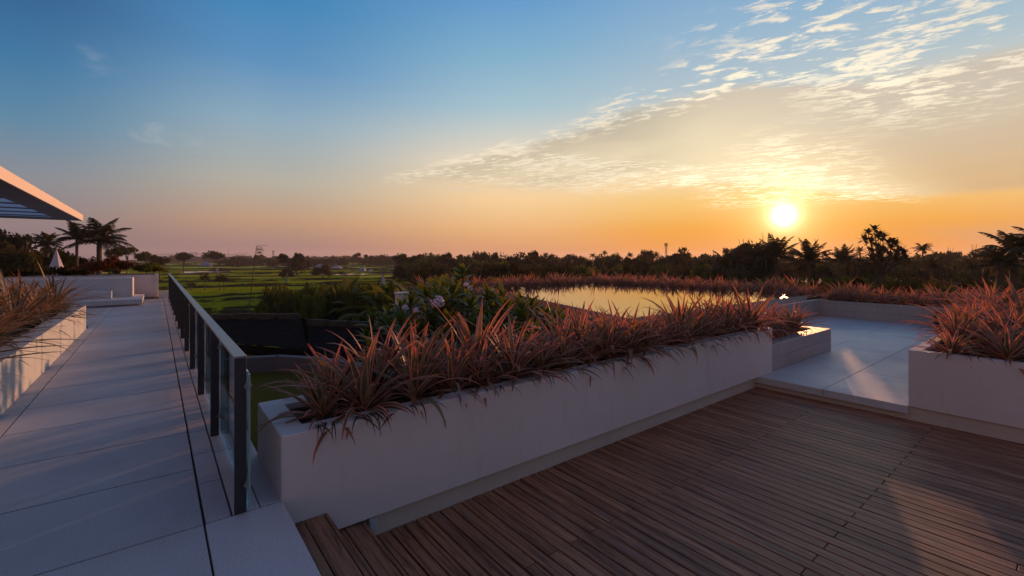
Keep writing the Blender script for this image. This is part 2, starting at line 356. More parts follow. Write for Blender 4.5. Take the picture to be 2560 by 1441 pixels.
def stone_fn(g):
    p = pos(g); n = g.noise(p, 4, 6, .7); return bsdf(g, g.mix(n, (.02, .018, .017), (.07, .062, .05)), .9, .2, n, .8, .05)
def opal_fn(g):
    df = g.n('ShaderNodeBsdfDiffuse'); g.put(df.inputs[0], (.34, .37, .43)); tl = g.n('ShaderNodeBsdfTranslucent'); g.put(tl.inputs[0], (.60, .66, .78))
    mx = g.n('ShaderNodeMixShader'); mx.inputs[0].default_value = .6; g.put(mx.inputs[1], df.outputs[0]); g.put(mx.inputs[2], tl.outputs[0]); return mx.outputs[0]
M_opal = mat('opal_glass', opal_fn)
M_dstone = mat('dark_stone', stone_fn)

# ------------------------------------------------------------------ mesh builder and object bookkeeping
class MB:
    def __init__(s): s.v = []; s.f = []; s.uv = []; s.r = []
    def quad(s, a, b, c, d_, uv=None, r=0.0):
        i = len(s.v); s.v += [tuple(a), tuple(b), tuple(c), tuple(d_)]; s.f.append((i, i + 1, i + 2, i + 3))
        s.uv.append(uv or ((0, 0), (1, 0), (1, 1), (0, 1))); s.r.append(r)
    def box(s, x0, x1, y0, y1, z0, z1, r=0.0, bev=0.0):
        i = len(s.v)
        if bev > 0:
            s.bevbox(x0, x1, y0, y1, z0, z1, bev, r); return
        s.v += [(x0, y0, z0), (x1, y0, z0), (x1, y1, z0), (x0, y1, z0), (x0, y0, z1), (x1, y0, z1), (x1, y1, z1), (x0, y1, z1)]
        for q in ((0, 3, 2, 1), (4, 5, 6, 7), (0, 1, 5, 4), (1, 2, 6, 5), (2, 3, 7, 6), (3, 0, 4, 7)):
            s.f.append(tuple(i + k for k in q)); s.uv.append(((0, 0), (1, 0), (1, 1), (0, 1))); s.r.append(r)
    def bevbox(s, x0, x1, y0, y1, z0, z1, b, r=0.0):
        i = len(s.v); lo = (x0, y0, z0); hi = (x1, y1, z1); idx = {}
        for cx in (0, 1):
            for cy_ in (0, 1):
                for cz in (0, 1):
                    for ax in range(3):
                        q = []
                        for k, cc in enumerate((cx, cy_, cz)):
                            vv = hi[k] if cc else lo[k]
                            if k != ax: vv += -b if cc else b
                            q.append(vv)
                        idx[(cx, cy_, cz, ax)] = len(s.v); s.v.append(tuple(q))
        def F_(*k): s.f.append(tuple(k)); s.uv.append(((0, 0), (1, 0), (1, 1), (0, 1))[:len(k)]); s.r.append(r)
        for ax in range(3):
            o = [k for k in range(3) if k != ax]
            for sgn in (0, 1):
                cs = []
                for (p_, q_) in ((0, 0), (1, 0), (1, 1), (0, 1)):
                    c = [0, 0, 0]; c[ax] = sgn; c[o[0]] = p_; c[o[1]] = q_; cs.append(idx[tuple(c) + (ax,)])
                flip = (sgn == 0) ^ (ax == 1)
                F_(*(cs[::-1] if flip else cs))
        for ax in range(3):           # edges along ax
            o = [k for k in range(3) if k != ax]
            for p_ in (0, 1):
                for q_ in (0, 1):
                    c0 = [0, 0, 0]; c0[o[0]] = p_; c0[o[1]] = q_; c1 = list(c0); c1[ax] = 1
                    F_(idx[tuple(c0) + (o[0],)], idx[tuple(c1) + (o[0],)], idx[tuple(c1) + (o[1],)], idx[tuple(c0) + (o[1],)])
        for cx in (0, 1):
            for cy_ in (0, 1):
                for cz in (0, 1): F_(idx[(cx, cy_, cz, 0)], idx[(cx, cy_, cz, 1)], idx[(cx, cy_, cz, 2)])
    def tube(s, pts, rads, n=8, cap=True):
        rings = []
        for k, p in enumerate(pts):
            p = Vector(p); a = Vector(pts[max(k - 1, 0)]); b = Vector(pts[min(k + 1, len(pts) - 1)]); t_ = (b - a).normalized()
            up = Vector((0, 0, 1)) if abs(t_.z) < .9 else Vector((1, 0, 0)); x = t_.cross(up).normalized(); y = x.cross(t_)
            ring = []
            for j in range(n):
                an = 2 * math.pi * j / n; ring.append(len(s.v)); s.v.append(tuple(p + (x * math.cos(an) + y * math.sin(an)) * rads[k]))
            rings.append(ring)
        for a, b in zip(rings, rings[1:]):
            for j in range(n): s.f.append((a[j], a[(j + 1) % n], b[(j + 1) % n], b[j])); s.uv.append(((0, 0), (1, 0), (1, 1), (0, 1))); s.r.append(0)
        if cap:
            for ring in (rings[0][::-1], rings[-1]): s.f.append(tuple(ring)); s.uv.append([(0, 0)] * n); s.r.append(0)
    def blade(s, base, az, el0, L, wid, bend, seg=8, vee=.25, twist=0.0, prof=None, tipdrop=1.0, r=.5):
        """one strap leaf: starts at base heading az / elevation el0 and bends down along its length"""
        i0 = len(s.v); p = Vector(base); e = el0; st = L / seg; a = az
        for k in range(seg + 1):
            t_ = k / seg
            dirv = Vector((math.cos(a) * math.cos(e), math.sin(a) * math.cos(e), math.sin(e)))
            side = Vector((-math.sin(a), math.cos(a), 0)); nrm = side.cross(dirv) * -1
            tw = twist * t_; sv = side * math.cos(tw) + nrm * math.sin(tw)
            wd = wid * (prof(t_) if prof else (min(1, .55 + t_ * 2.2) * (1 - t_ ** 2.2) + .02)) * .5
            s.v += [tuple(p - sv * wd + nrm * wd * vee), tuple(p), tuple(p + sv * wd + nrm * wd * vee)]
            p = p + dirv * st; e -= bend * st / L * (0.45 + 1.1 * t_ ** tipdrop); a += twist * .12 / seg
        for k in range(seg):
            q = i0 + 3 * k; t0, t1 = k / seg, (k + 1) / seg
            s.f.append((q, q + 1, q + 4, q + 3)); s.uv.append(((0, t0), (.5, t0), (.5, t1), (0, t1))); s.r.append(r)
            s.f.append((q + 1, q + 2, q + 5, q + 4)); s.uv.append(((.5, t0), (1, t0), (1, t1), (.5, t1))); s.r.append(r)
    def mesh(s, name, m, smooth=False, keepr=False):
        me = bpy.data.meshes.new(name); me.from_pydata(s.v, [], s.f); me.materials.append(m)
        uvl = me.uv_layers.new(name='UVMap'); flatuv = [c for f_ in s.uv for q in f_ for c in q]; uvl.data.foreach_set('uv', flatuv)
        if keepr:
            at = me.attributes.new('rnd', 'FLOAT', 'FACE'); at.data.foreach_set('value', s.r)
        if smooth: me.polygons.foreach_set('use_smooth', [True] * len(s.f))
        me.update(); return me
def tag(o, label=None, cat=None, group=None, kind=None):
    if label: o['label'] = label
    if cat: o['category'] = cat
    if group: o['group'] = group
    if kind: o['kind'] = kind
    return o
def link(name, me, parent=None, loc=(0, 0, 0), rz=0, sc=1.0):
    o = bpy.data.objects.new(name, me); col.objects.link(o); o.location = loc; o.rotation_euler = (0, 0, rz)
    o.scale = (sc,) * 3 if isinstance(sc, (int, float)) else sc
    if parent: o.parent = parent
    return o
def build(mb, name, m, parent=None, smooth=False, keepr=False, loc=(0, 0, 0)):
    return link(name, mb.mesh(name, m, smooth, keepr), parent, loc)
def empty(name, loc=(0, 0, 0), rz=0):
    o = bpy.data.objects.new(name, None); col.objects.link(o); o.location = loc; o.rotation_euler = (0, 0, rz); o.empty_display_size = .2; return o
def rel(o):                      # parts are written in world coordinates: shift them under their thing's empty
    for c in o.children: c.location = c.location - o.location
ORD = ['first', 'second', 'third', 'fourth', 'fifth', 'sixth', 'seventh', 'eighth', 'ninth', 'tenth', 'eleventh', 'twelfth', 'thirteenth', 'fourteenth',
       'fifteenth', 'sixteenth', 'seventeenth', 'eighteenth', 'nineteenth']
TENS = {2: 'twenty', 3: 'thirty', 4: 'forty', 5: 'fifty', 6: 'sixty', 7: 'seventy', 8: 'eighty', 9: 'ninety'}
TH = {2: 'twentieth', 3: 'thirtieth', 4: 'fortieth', 5: 'fiftieth', 6: 'sixtieth', 7: 'seventieth', 8: 'eightieth', 9: 'ninetieth'}
def nth(k):                      # k from 0
    if k < 19: return ORD[k]
    n = k + 1; t_, u_ = divmod(n, 10)
    return TH[t_] if u_ == 0 else TENS[t_] + '-' + ORD[u_ - 1]

# ================================================================== SETTING
def grid_plane(name, x0, x1, y0, y1, z, m, n=1):
    mb = MB(); mb.quad((x0, y0, z), (x1, y0, z), (x1, y1, z), (x0, y1, z)); return build(mb, name, m)
tag(grid_plane('ground', -2500, 2500, -2500, 2500, -7.6, M_ground), kind='structure')

def vnoise(x, y, seed=0):
    def h(i, j):
        n = (i * 374761393 + j * 668265263 + seed * 974711) & 0xffffffff
        n = ((n ^ (n >> 13)) * 1274126177) & 0xffffffff
        return ((n ^ (n >> 16)) & 0xffff) / 65535.0
    i, j = math.floor(x), math.floor(y); fx, fy = x - i, y - j; fx = fx * fx * (3 - 2 * fx); fy = fy * fy * (3 - 2 * fy)
    return (h(i, j) * (1 - fx) + h(i + 1, j) * fx) * (1 - fy) + (h(i, j + 1) * (1 - fx) + h(i + 1, j + 1) * fx) * fy
def rice_field():
    me_v, me_f, rr, wt = [], [], [], []
    nth_ = 260; a0, a1 = R(-12), R(42); l0, l1 = math.log(20), math.log(1500)
    step = .112
    bound = []
    for i in range(nth_ + 1):
        a = a0 + (a1 - a0) * i / nth_; row = []
        nb = int((l1 - l0) / step)
        for k in range(nb + 1):
            L = l0 + k * step + (vnoise(a * 3.6, k * 1.7, 1) - .5) * step * 2.0 + (vnoise(a * 14, k * 3.1, 2) - .5) * step * .5 + (vnoise(a * 60, k * 5.1, 6) - .5) * step * .16
            row.append(L)
        for k in range(1, len(row)): row[k] = max(row[k], row[k - 1] + step * .12)
        bound.append(row)
    nb = len(bound[0])
    def zf(k): 
        r_ = math.exp(l0 + k * step); return -3.9 - 170.0 / max(r_, 46)
    prof = []
    for i in range(nth_ + 1):
        a = a0 + (a1 - a0) * i / nth_; pr = []
        for k in range(nb):
            rb = math.exp(bound[i][k]); zk0, zk1 = zf(k - 1), zf(k); rise = max(zk1 - zk0, .12); bund = (.08 + .22 * vnoise(a * 46, k * 1.3, 5) ** 2) * (1 + rb / 200)
            wb = (.4 + rise * 1.9) * (.30 + 1.4 * vnoise(a * 22, k * 2.7, 9)) * (1 + rb / 300)
            for (dr, z) in ((-wb, zk0), (0, zk1 + bund), (.3, zk1 + bund), (.5 + wb * .3, zk1)):
                pr.append((rb + dr, z, k))
        prof.append([(math.sin(a) * r_, math.cos(a) * r_, z) for r_, z, k in pr])
    np_ = len(prof[0])
    for p_ in prof: me_v += p_
    for i in range(nth_):
        a = a0 + (a1 - a0) * i / nth_
        for j in range(np_ - 1):
            q = i * np_ + j; me_f.append((q, q + 1, q + np_ + 1, q + np_)[::-1]); k = j // 4; seg = j % 4
            r_ = math.exp(l0 + k * step); cell = math.floor(a * 14 + vnoise(k * 2.3, 0, 8) * 3)
            hh = vnoise(cell * 5.7 + k * 1.37, k * 3.91, 11)
            farb = min(1, max(0, (r_ - 120) / 200)); bright = .15 + hh * .5 + (farb * .5 if hh > .45 else 0)  # far strips pushed towards gold: paddy water's reflection put into the colour
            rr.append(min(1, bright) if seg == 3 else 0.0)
            deg = math.degrees(a)
            wt.append(1.0 if (seg == 3 and ((170 < r_ < 420 and deg > 14 and hh > .52) or (230 < r_ < 380 and hh > .72))) else 0.0)
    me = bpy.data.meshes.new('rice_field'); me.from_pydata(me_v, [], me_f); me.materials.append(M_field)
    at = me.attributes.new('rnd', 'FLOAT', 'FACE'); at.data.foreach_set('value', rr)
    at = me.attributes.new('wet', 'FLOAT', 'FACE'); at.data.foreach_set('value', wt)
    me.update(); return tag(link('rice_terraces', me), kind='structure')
rice_field()

# ---- walkway: separate slabs over a dark bed
def slabs(name, m, rects, z1, th=.05, bev=.003):
    mb = MB()
    for (x0, x1, y0, y1) in rects: mb.box(x0, x1, y0, y1, z1 - th, z1, r=rnd.random(), bev=bev)
    return mb
rects = []
GP = .0065
ys = [3.385 - .97 * k for k in range(7, 0, -1)] + [3.385 + .945 * k for k in range(0, 22)]
for a, b in zip(ys, ys[1:]):
    if b <= 3.39:
        rects.append((-1.12, .230, a + .008, b - .008)); rects.append((.241, .676, a + GP, b - GP))
    else:
        rects.append((-1.12, .230, a + .008, b - .008))
y = 3.39
while y < 23.9:
    L = .62; rects.append((.245, .379, y + GP, min(y + L, 23.99) - GP)); y += L
y = -3.4
while y < 23.9: rects.append((-1.28, -1.13, y + GP, y + .945 - GP)); y += .945
y = 3.39
while y < 23.9:
    rects.append((.391, .54, y + GP, y + 1.2 - GP)); rects.append((.546, .676, y + GP, y + 1.2 - GP)); y += 1.2
y = 20.3
tag(build(slabs('walkway', M_pave, rects, 0.0), 'walkway', M_pave, keepr=True), kind='structure')
mb = MB(); mb.box(-1.6, .670, -4.2, 24.6, -.30, -.045); tag(build(mb, 'walkway_base', M_joint), kind='structure')
# paved patch round the far seat, left of the planter end
mb = MB()
for ix in range(8):
    for iy in range(9):
        x1 = -1.285 - ix * .97; y0 = 15.05 + iy * .945; mb.box(x1 - .96, x1, y0, y0 + .935, -.05, 0, r=rnd.random(), bev=.003)
tag(build(mb, 'rear_terrace', M_pave, keepr=True), kind='structure')
mb = MB(); mb.box(-9.5, -1.61, 15.0, 23.9, -.30, -.055); tag(build(mb, 'rear_terrace_base', M_joint), kind='structure')

# ---- deck
def deck():
    mb = MB(); bw = .112; x = 1.255; k = 0; ZD = -.53
    while x < 8.02:
        x1 = min(x + bw - .0135, 8.03)
        cuts = [-5.0, -3.9 + (k % 2) * 1.22, -1.42 + (k % 2) * 1.22, 1.22 + (k % 2) * 1.22, 3.50]
        if k % 7 == 3: cuts.insert(3, .3)
        cuts = sorted(cuts)
        for a, b in zip(cuts, cuts[1:]):
            if b - a < .05: continue
            z = ZD + rnd.uniform(-.0012, .0012); mb.box(x, x1, a + .003, b - .003, z - .022, z, r=rnd.random(), bev=.0035)
        x += bw; k += 1
    return mb
tag(build(deck(), 'deck', M_deck, keepr=True), kind='structure')
mb = MB(); mb.box(1.0, 8.1, -5.0, 3.6, -.75, -.585); tag(build(mb, 'deck_base', M_void), kind='structure')
# ---- terrace slab, one step above the deck
rects = []
xs = [7.905, 9.66, 11.5, 13.4, 15.3, 17.95]; yl = [-4.8, -2.6, 0.0, 1.474, 2.455, 3.52, 4.7, 5.68]
for a, b in zip(xs, xs[1:]):
    for c, e in zip(yl, yl[1:]): rects.append(((8.07 if (a < 8 and c < 1.4) else a) + .003, b - .003, c + .003, e - (.003 if abs(e - 1.474) > .01 else -.002)))
mb = MB()
for r_ in rects: mb.box(*r_, -.44, -.33, r=rnd.random(), bev=.004)
tag(build(mb, 'terrace', M_terr, keepr=True), kind='structure')
mb = MB(); mb.box(7.99, 18.1, -4.9, 5.75, -1.2, -.442)
mb.box(8.0, 17.9, -4.8, 5.6, -.440, -.345)
tag(build(mb, 'terrace_base', M_plinth), kind='structure')
# ---- lawn below the walkway
def lawn():
    mb = MB(); mb.quad((.3, 3.0, -3.0), (16, 3.0, -3.0), (16, 26, -3.0), (.3, 26, -3.0)); return build(mb, 'lawn', M_lawn)
tag(lawn(), kind='structure')
# ---- building mass under walkway, beds and pool
mb = MB(); mb.box(-9.4, .660, -4.1, 24.5, -7.6, -.31); mb.box(1.02, 7.98, -4.9, 3.62, -7.6, -.76); mb.box(8.0, 20.4, -4.85, 17.0, -7.6, -1.205)
tag(build(mb, 'building_base', M_plinth), kind='structure')

# ================================================================== BUILT THINGS
def planter(name, label, x0, x1, y0, y1, z0, z1, wall_m, rim, soil_drop=.07, plinth=None, bev=.006, cope=None):
    t_ = empty(name, ((x0 + x1) / 2, (y0 + y1) / 2, z0)); tag(t_, label, 'planter')
    mb = MB(); zs = z1 - soil_drop
    # walls as one ring with rim
    mb.bevbox(x0, x1, y0, y0 + rim, z0, z1, bev); mb.bevbox(x0, x1, y1 - rim, y1, z0, z1, bev)
    mb.box(x0 + .001, x0 + rim, y0 + rim - .02, y1 - rim + .02, z0 + .001, z1 - .0015); mb.box(x1 - rim, x1 - .001, y0 + rim - .02, y1 - rim + .02, z0 + .001, z1 - .0015)
    build(mb, 'planter_wall', wall_m, t_)
    mb = MB(); n = 24; nx = max(2, int((x1 - x0) / .12)); ny = max(2, int((y1 - y0) / .12))
    gx = [x0 + rim * .8 + (x1 - x0 - rim * 1.6) * i / nx for i in range(nx + 1)]; gy = [y0 + rim * .8 + (y1 - y0 - rim * 1.6) * j / ny for j in range(ny + 1)]
    zz = [[zs + (vnoise(i * .8, j * .8, 3) - .5) * .05 for j in range(ny + 1)] for i in range(nx + 1)]
    for i in range(nx):
        for j in range(ny): mb.quad((gx[i], gy[j], zz[i][j]), (gx[i + 1], gy[j], zz[i + 1][j]), (gx[i + 1], gy[j + 1], zz[i + 1][j + 1]), (gx[i], gy[j + 1], zz[i][j + 1]))
    build(mb, 'soil', M_soil, t_)
    if plinth:
        mb = MB(); mb.box(*plinth); build(mb, 'plinth', M_plinth, t_)
    rel(t_); return t_
planter('long_planter', 'long white rendered planter running beside the timber deck', .669, 8.445, 3.383, 4.30, -.34, .436, M_plaster, .17, .06,
        plinth=(1.0, 8.2, 3.46, 4.2, -1.0, -.345))
planter('deck_corner_planter', 'smooth white planter at right edge of deck beyond the step', 7.965, 14.4, .30, 1.48, -.345, .416, M_plaster, .13, .05,
        plinth=(8.06, 14.3, .40, 1.40, -.53, -.35))
planter('deck_side_planter', 'white planter wall along right side of the deck', 7.967, 8.95, -4.6, .296, -.345, .416, M_plaster, .13, .05,
        plinth=(8.06, 8.85, -4.5, .25, -.53, -.35))
planter('low_tiled_planter', 'low stone tiled planter with a bare gilded corner on terrace', 8.449, 11.40, 3.39, 5.50, -.328, .135, M_tile, .26, .03, bev=.006)
planter('walkway_planter', 'white planter lining the left side of the walkway', -3.2, -1.279, -3.5, 14.40, -.02, .562, M_plaster, .22, .08)
planter('garden_bed_planter', 'raised bed between long white planter and infinity pool', 4.9, 8.443, 4.33, 5.80, -2.95, .10, M_plinth, .12, .03)
planter('pool_edge_planter', 'raised bed of red bromeliads along far side of pool', 17.46, 20.0, 5.86, 16.9, -1.1, .30, M_dstone, .06, .04)
planter('pool_end_planter', 'raised bed of red bromeliads behind left end of pool', 8.0, 17.44, 15.14, 16.9, -1.1, .30, M_dstone, .06, .04)
planter('terrace_back_planter', 'stone tiled wall planter closing the far side of terrace', 17.91, 19.9, -4.7, 5.84, -.40, .215, M_tile, .12, .04, bev=.006)
# bed along the slanted left side of the pool
t_ = empty('pool_side_planter', (9.3, 10.5, -1.1)); tag(t_, 'raised bed of bromeliads along slanted left side of the pool', 'planter')
mb = MB(); q4 = [(7.59, 5.87), (10.59, 15.1), (9.3, 15.12), (6.5, 5.87)]
for a, b in zip(q4, q4[1:] + q4[:1]): mb.quad((*b, -1.1), (*a, -1.1), (*a, .335), (*b, .335))
build(mb, 'planter_wall', M_dstone, t_); mb = MB(); mb.quad(*[(x_, y_, .334) for x_, y_ in q4[::-1]]); build(mb, 'soil', M_soil, t_); rel(t_)
# low wall between terrace and pool
mb = MB(); mb.bevbox(11.405, 17.905, 5.66, 5.83, -.40, .214, .006)
t_ = empty('low_wall', (14.6, 5.74, -.4)); tag(t_, 'low stone tiled wall with pale coping between terrace and pool', 'wall')
build(mb, 'wall', M_tile, t_); mb = MB(); mb.box(11.41, 17.90, 5.655, 5.835, .2165, .232); build(mb, 'coping', M_coping, t_); rel(t_)
# pool
t_ = empty('infinity_pool', (13, 10, -1)); tag(t_, 'infinity pool mirroring the golden sunset behind the bromeliads', 'pool')
mb = MB(); zb, zt = -1.1, .392
poly = [(7.7, 5.87), (17.42, 5.87), (17.42, 15.1), (10.7, 15.1)]
for a, b in zip(poly, poly[1:] + poly[:1]):
    a = Vector((*a, 0)); b = Vector((*b, 0)); nrm = (b - a).cross(Vector((0, 0, 1))).normalized() * -.10
    p = [a, b, b + nrm, a + nrm]
    for (z0_, z1_) in ((zb, zt),):
        lo = [(q.x, q.y, z0_) for q in p]; hi = [(q.x, q.y, z1_) for q in p]
        mb.quad(lo[0], lo[1], hi[1], hi[0]); mb.quad(lo[2], lo[3], hi[3], hi[2]); mb.quad(hi[0], hi[1], hi[2], hi[3])
build(mb, 'pool_wall', M_tile, t_)
mb = MB(); i = poly; mb.quad((i[0][0] + .02, i[0][1] + .012, .397), (i[1][0] - .012, i[1][1] + .012, .397), (i[2][0] - .012, i[2][1] - .012, .397), (i[3][0] + .02, i[3][1] - .012, .397))
tag(build(mb, 'water', M_water, t_)); rel(t_)

# ---- glass railing
def railing():
    t_ = empty('glass_railing', (.43, 3.4, 0)); tag(t_, 'glass railing with dark upright plates and grey top rail beside walkway', 'railing')
    mb = MB(); mb.bevbox(.392, .464, 3.374, 23.20, 1.003, 1.018, .002); build(mb, 'top_rail', M_rail, t_)
    ysp = [3.385 + 1.622 * k for k in range(13)]
    for y in ysp:
        mb = MB(); mb.bevbox(.395, .462, y - .008, y + .012, 0.0, 1.0025, .001)
        build(mb, 'post', M_metal, t_)
        for zc in (.16, .80):
            mb = MB(); mb.bevbox(.4535, .4845, y - .030, y - .0085, zc, zc + .045, .002); mb.tube([(.445, y - .02, zc + .022), (.492, y - .02, zc + .022)], [.008, .008], 8); build(mb, 'clamp', M_rail, t_)
    for a, b in zip(ysp, ysp[1:]):
        mb = MB(); mb.box(.4700, .4805, a + .02 - (.045 if a < 3.5 else 0), b - .012, .03, .900); gp = build(mb, 'glass_panel', M_glass, t_)
        mb = MB(); mb.box(.4695, .4810, a + .010 - (.045 if a < 3.5 else 0), a + .0195 - (.045 if a < 3.5 else 0), .03, .900); mb.box(.4695, .4810, a + .02, b - .012, .9005, .904)
        e = build(mb, 'glass_edge', M_gedge, t_)
    for o in list(t_.children): pass
    rel(t_)
railing()
# ---- deck steps
t_ = empty('wooden_steps', (.95, 0, -.53)); tag(t_, 'weathered timber steps going down from walkway to deck', 'steps')
for (xa, xb, z) in ((.682, .968, -.18), (.972, 1.250, -.355)):
    mb = MB(); w1 = (xb - xa - .028) / 2
    for q, (c, e) in enumerate(((xa, xa + w1 - .005), (xa + w1 + .003, xb - .030), (xb - .024, xb))):
        for (ya, yb) in ((-3.6, -.9), (-.895, 1.4), (1.405, 3.378 if z > -.3 else 3.455)):
            mb.box(c, e, ya, yb, z - (.024 if q < 2 else .16), z, r=rnd.random(), bev=.002)
    build(mb, 'tread', M_step, t_, keepr=True)
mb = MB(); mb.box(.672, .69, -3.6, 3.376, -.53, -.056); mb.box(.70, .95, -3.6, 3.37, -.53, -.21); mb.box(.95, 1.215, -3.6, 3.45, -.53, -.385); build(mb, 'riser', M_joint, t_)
rel(t_)
# small light under the long planter
t_ = empty('wall_light', (1.23, 3.45, -.42)); tag(t_, 'small grey box light tucked under the white planter by steps', 'light')
mb = MB(); mb.bevbox(1.285, 1.345, 3.40, 3.459, -.46, -.352, .006); build(mb, 'housing', M_grey, t_)
mb = MB(); mb.bevbox(1.292, 1.338, 3.394, 3.399, -.45, -.37, .002); build(mb, 'lens', M_grey, t_); rel(t_)
# ---- stone seat group at the end of the walkway
t_ = empty('stone_seat', (-2.2, 21.8, 0)); tag(t_, 'stepped white stone seat blocks at far end of walkway', 'bench')
mb = MB(); mb.bevbox(-4.9, -.372, 20.41, 23.3, .055, .222, .006); build(mb, 'seat_base', M_plaster, t_)
mb = MB(); mb.box(-4.85, -.45, 20.52, 23.25, .0, .054); build(mb, 'plinth', M_plinth, t_)
mb = MB(); mb.bevbox(-4.6, -1.235, 21.28, 21.855, .2235, .482, .006); build(mb, 'seat', M_plaster, t_)
mb = MB(); mb.bevbox(-6.4, -.682, 21.865, 22.15, .224, .915, .006); mb.bevbox(-.90, -.684, 22.155, 23.27, .224, .914, .006); mb.bevbox(-6.4, -.905, 23.0, 23.27, .224, .913, .006); mb.box(-6.4, -.91, 22.16, 22.99, .224, .86)
build(mb, 'backrest', M_plaster, t_); rel(t_)
planter('end_wall_planter', 'tall grey planter wall holding flowers at end of walkway', -9.3, .075, 23.68, 25.6, .06, .972, M_plaster, .10, .05, plinth=(-9.2, -.02, 23.75, 25.5, -.3, .058))
mb = MB(); mb.bevbox(.080, .66, 23.43, 23.60, -.2, .300, .006); tag(build(mb, 'parapet', M_plaster), 'short pale parapet between end planter and glass railing', 'wall')
# ---- canopy roof
def canopy():
    t_ = empty('canopy_roof', (-5, 14, 3)); tag(t_, 'flat overhanging canopy roof with peach fascia at upper left', 'canopy')
    X1, Y0, Y1, Z = -2.075, -2.0, 22.47, 3.0
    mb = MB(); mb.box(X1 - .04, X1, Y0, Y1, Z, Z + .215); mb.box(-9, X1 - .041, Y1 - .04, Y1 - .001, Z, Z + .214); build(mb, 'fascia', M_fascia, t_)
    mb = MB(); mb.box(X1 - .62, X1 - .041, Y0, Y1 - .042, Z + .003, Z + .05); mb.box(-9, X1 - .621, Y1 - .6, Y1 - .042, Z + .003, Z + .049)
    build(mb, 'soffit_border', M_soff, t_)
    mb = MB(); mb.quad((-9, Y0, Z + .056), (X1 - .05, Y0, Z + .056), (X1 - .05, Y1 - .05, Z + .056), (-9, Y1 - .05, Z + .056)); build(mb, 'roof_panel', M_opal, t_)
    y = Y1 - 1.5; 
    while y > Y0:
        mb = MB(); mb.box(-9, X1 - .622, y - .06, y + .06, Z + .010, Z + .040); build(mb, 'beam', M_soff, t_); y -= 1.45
    for y in (3, 9.5, 16):
        mb = MB(); mb.tube([(-6.5, y, .0), (-6.5, y, Z + .15)], [.07, .07], 12); build(mb, 'column', M_white, t_)
    rel(t_)
canopy()
# black box on the terrace
t_ = empty('black_planter_box', (17.05, 2.35, -.33)); tag(t_, 'black metal box standing on terrace against tiled wall', 'box')
c = P(2380, 812, -.328)
mb = MB(); x, y = 17.45, 2.36; mb.bevbox(x - .3, x + .3, y - .28, y + .28, -.29, .13, .01); mb.box(x - .2, x + .2, y - .2, y + .2, -.328, -.291); build(mb, 'body', M_black, t_)
mb = MB(); mb.bevbox(x - .32, x + .32, y - .30, y + .30, .1305, .155, .004); build(mb, 'lid', M_black, t_); rel(t_)

# ================================================================== PLANTS
def bromeliad_mesh(seed, n=34, L=.72, wid=.040, lean=None, nm='bromeliad', m=None, seg=8):
    r = random.Random(seed); mb = MB()
    for k in range(n):
        f = (k + .5) / n; az = k * 2.39996 + r.uniform(-.35, .35)
        e0 = R(78 - 62 * f ** .85 + r.uniform(-10, 10)); ln = L * r.uniform(.75, 1.18) * (.62 + .50 * math.sin(math.pi * min(1, f * .8 + .15)))
        b = (math.cos(az) * .03 * (.4 + f), math.sin(az) * .03 * (.4 + f), .01 + .07 * (1 - f))
        bend = R(r.uniform(48, 112)) * (.50 + f * .75)
        q = r.random()
        if q < .12: bend *= 1.6
        elif q > .88: bend *= .4
        if lean is not None: e0 -= math.cos(az - lean) * R(14)
        mb.blade(b, az, e0, ln, wid * r.uniform(.72, 1.18), bend, seg, .32, r.uniform(-.55, .55), tipdrop=1.2, r=r.random())
    return mb.mesh(nm, m or M_brom, smooth=True, keepr=True)
BROM = [bromeliad_mesh(i, 36 + 3 * (i % 3), .66 + .06 * (i % 3), .066) for i in range(10)]
BROMF = [bromeliad_mesh(20 + i, 32, .62, .064, seg=6) for i in range(6)]
BROML = [bromeliad_mesh(40 + i, 34, .86, .056, lean=0.0, m=M_brom2) for i in range(4)]
def brom(meshes, x, y, z, sc, label, group, nm='bromeliad', rz=None):
    o = link(nm, rnd.choice(meshes), None, (x, y, z), rnd.uniform(0, 6.28) if rz is None else rz, (sc * rnd.uniform(.93, 1.07), sc * rnd.uniform(.93, 1.07), sc * rnd.uniform(.9, 1.1)))
    o.rotation_euler[0] = rnd.uniform(-.10, .10); o.rotation_euler[1] = rnd.uniform(-.10, .10)
    tag(o, label, 'plant', group); return o
def brow(meshes, x0, y0, x1, y1, n, z, sc, what, group, jit=.06, rz=None):
    for k in range(n):
        f = k / (n - 1) if n > 1 else 0
        brom(meshes, x0 + (x1 - x0) * f + rnd.uniform(-jit, jit), y0 + (y1 - y0) * f + rnd.uniform(-jit, jit) * .7, z, sc * rnd.uniform(.78, 1.2), nth(k) + ' ' + what, group, rz=rz)
brow(BROM, .98, 3.64, 8.15, 3.66, 20, .38, .86, 'red edged bromeliad from left in front row of long white planter', 'bromeliads in the long white planter')
brow(BROM, 1.2, 4.02, 8.10, 4.02, 19, .38, .88, 'red edged bromeliad from left in back row of long white planter', 'bromeliads in the long white planter')
brow(BROM, 8.75, 3.80, 10.55, 3.80, 7, .12, .86, 'bromeliad from left in front row of low tiled planter', 'bromeliads in the low tiled planter')
brow(BROM, 8.75, 4.30, 10.95, 4.30, 7, .12, .86, 'bromeliad from left in middle row of low tiled planter', 'bromeliads in the low tiled planter')
brow(BROMF, 8.75, 4.95, 11.05, 4.95, 6, .12, .78, 'bromeliad from left in back row of low tiled planter', 'bromeliads in the low tiled planter')
brow(BROMF, 5.15, 4.65, 8.2, 4.65, 8, .04, .78, 'bromeliad from left in near row of garden bed behind white planter', 'bromeliads in the garden bed')
brow(BROMF, 5.3, 5.10, 8.2, 5.10, 8, .04, .76, 'bromeliad from left in middle row of garden bed behind white planter', 'bromeliads in the garden bed')
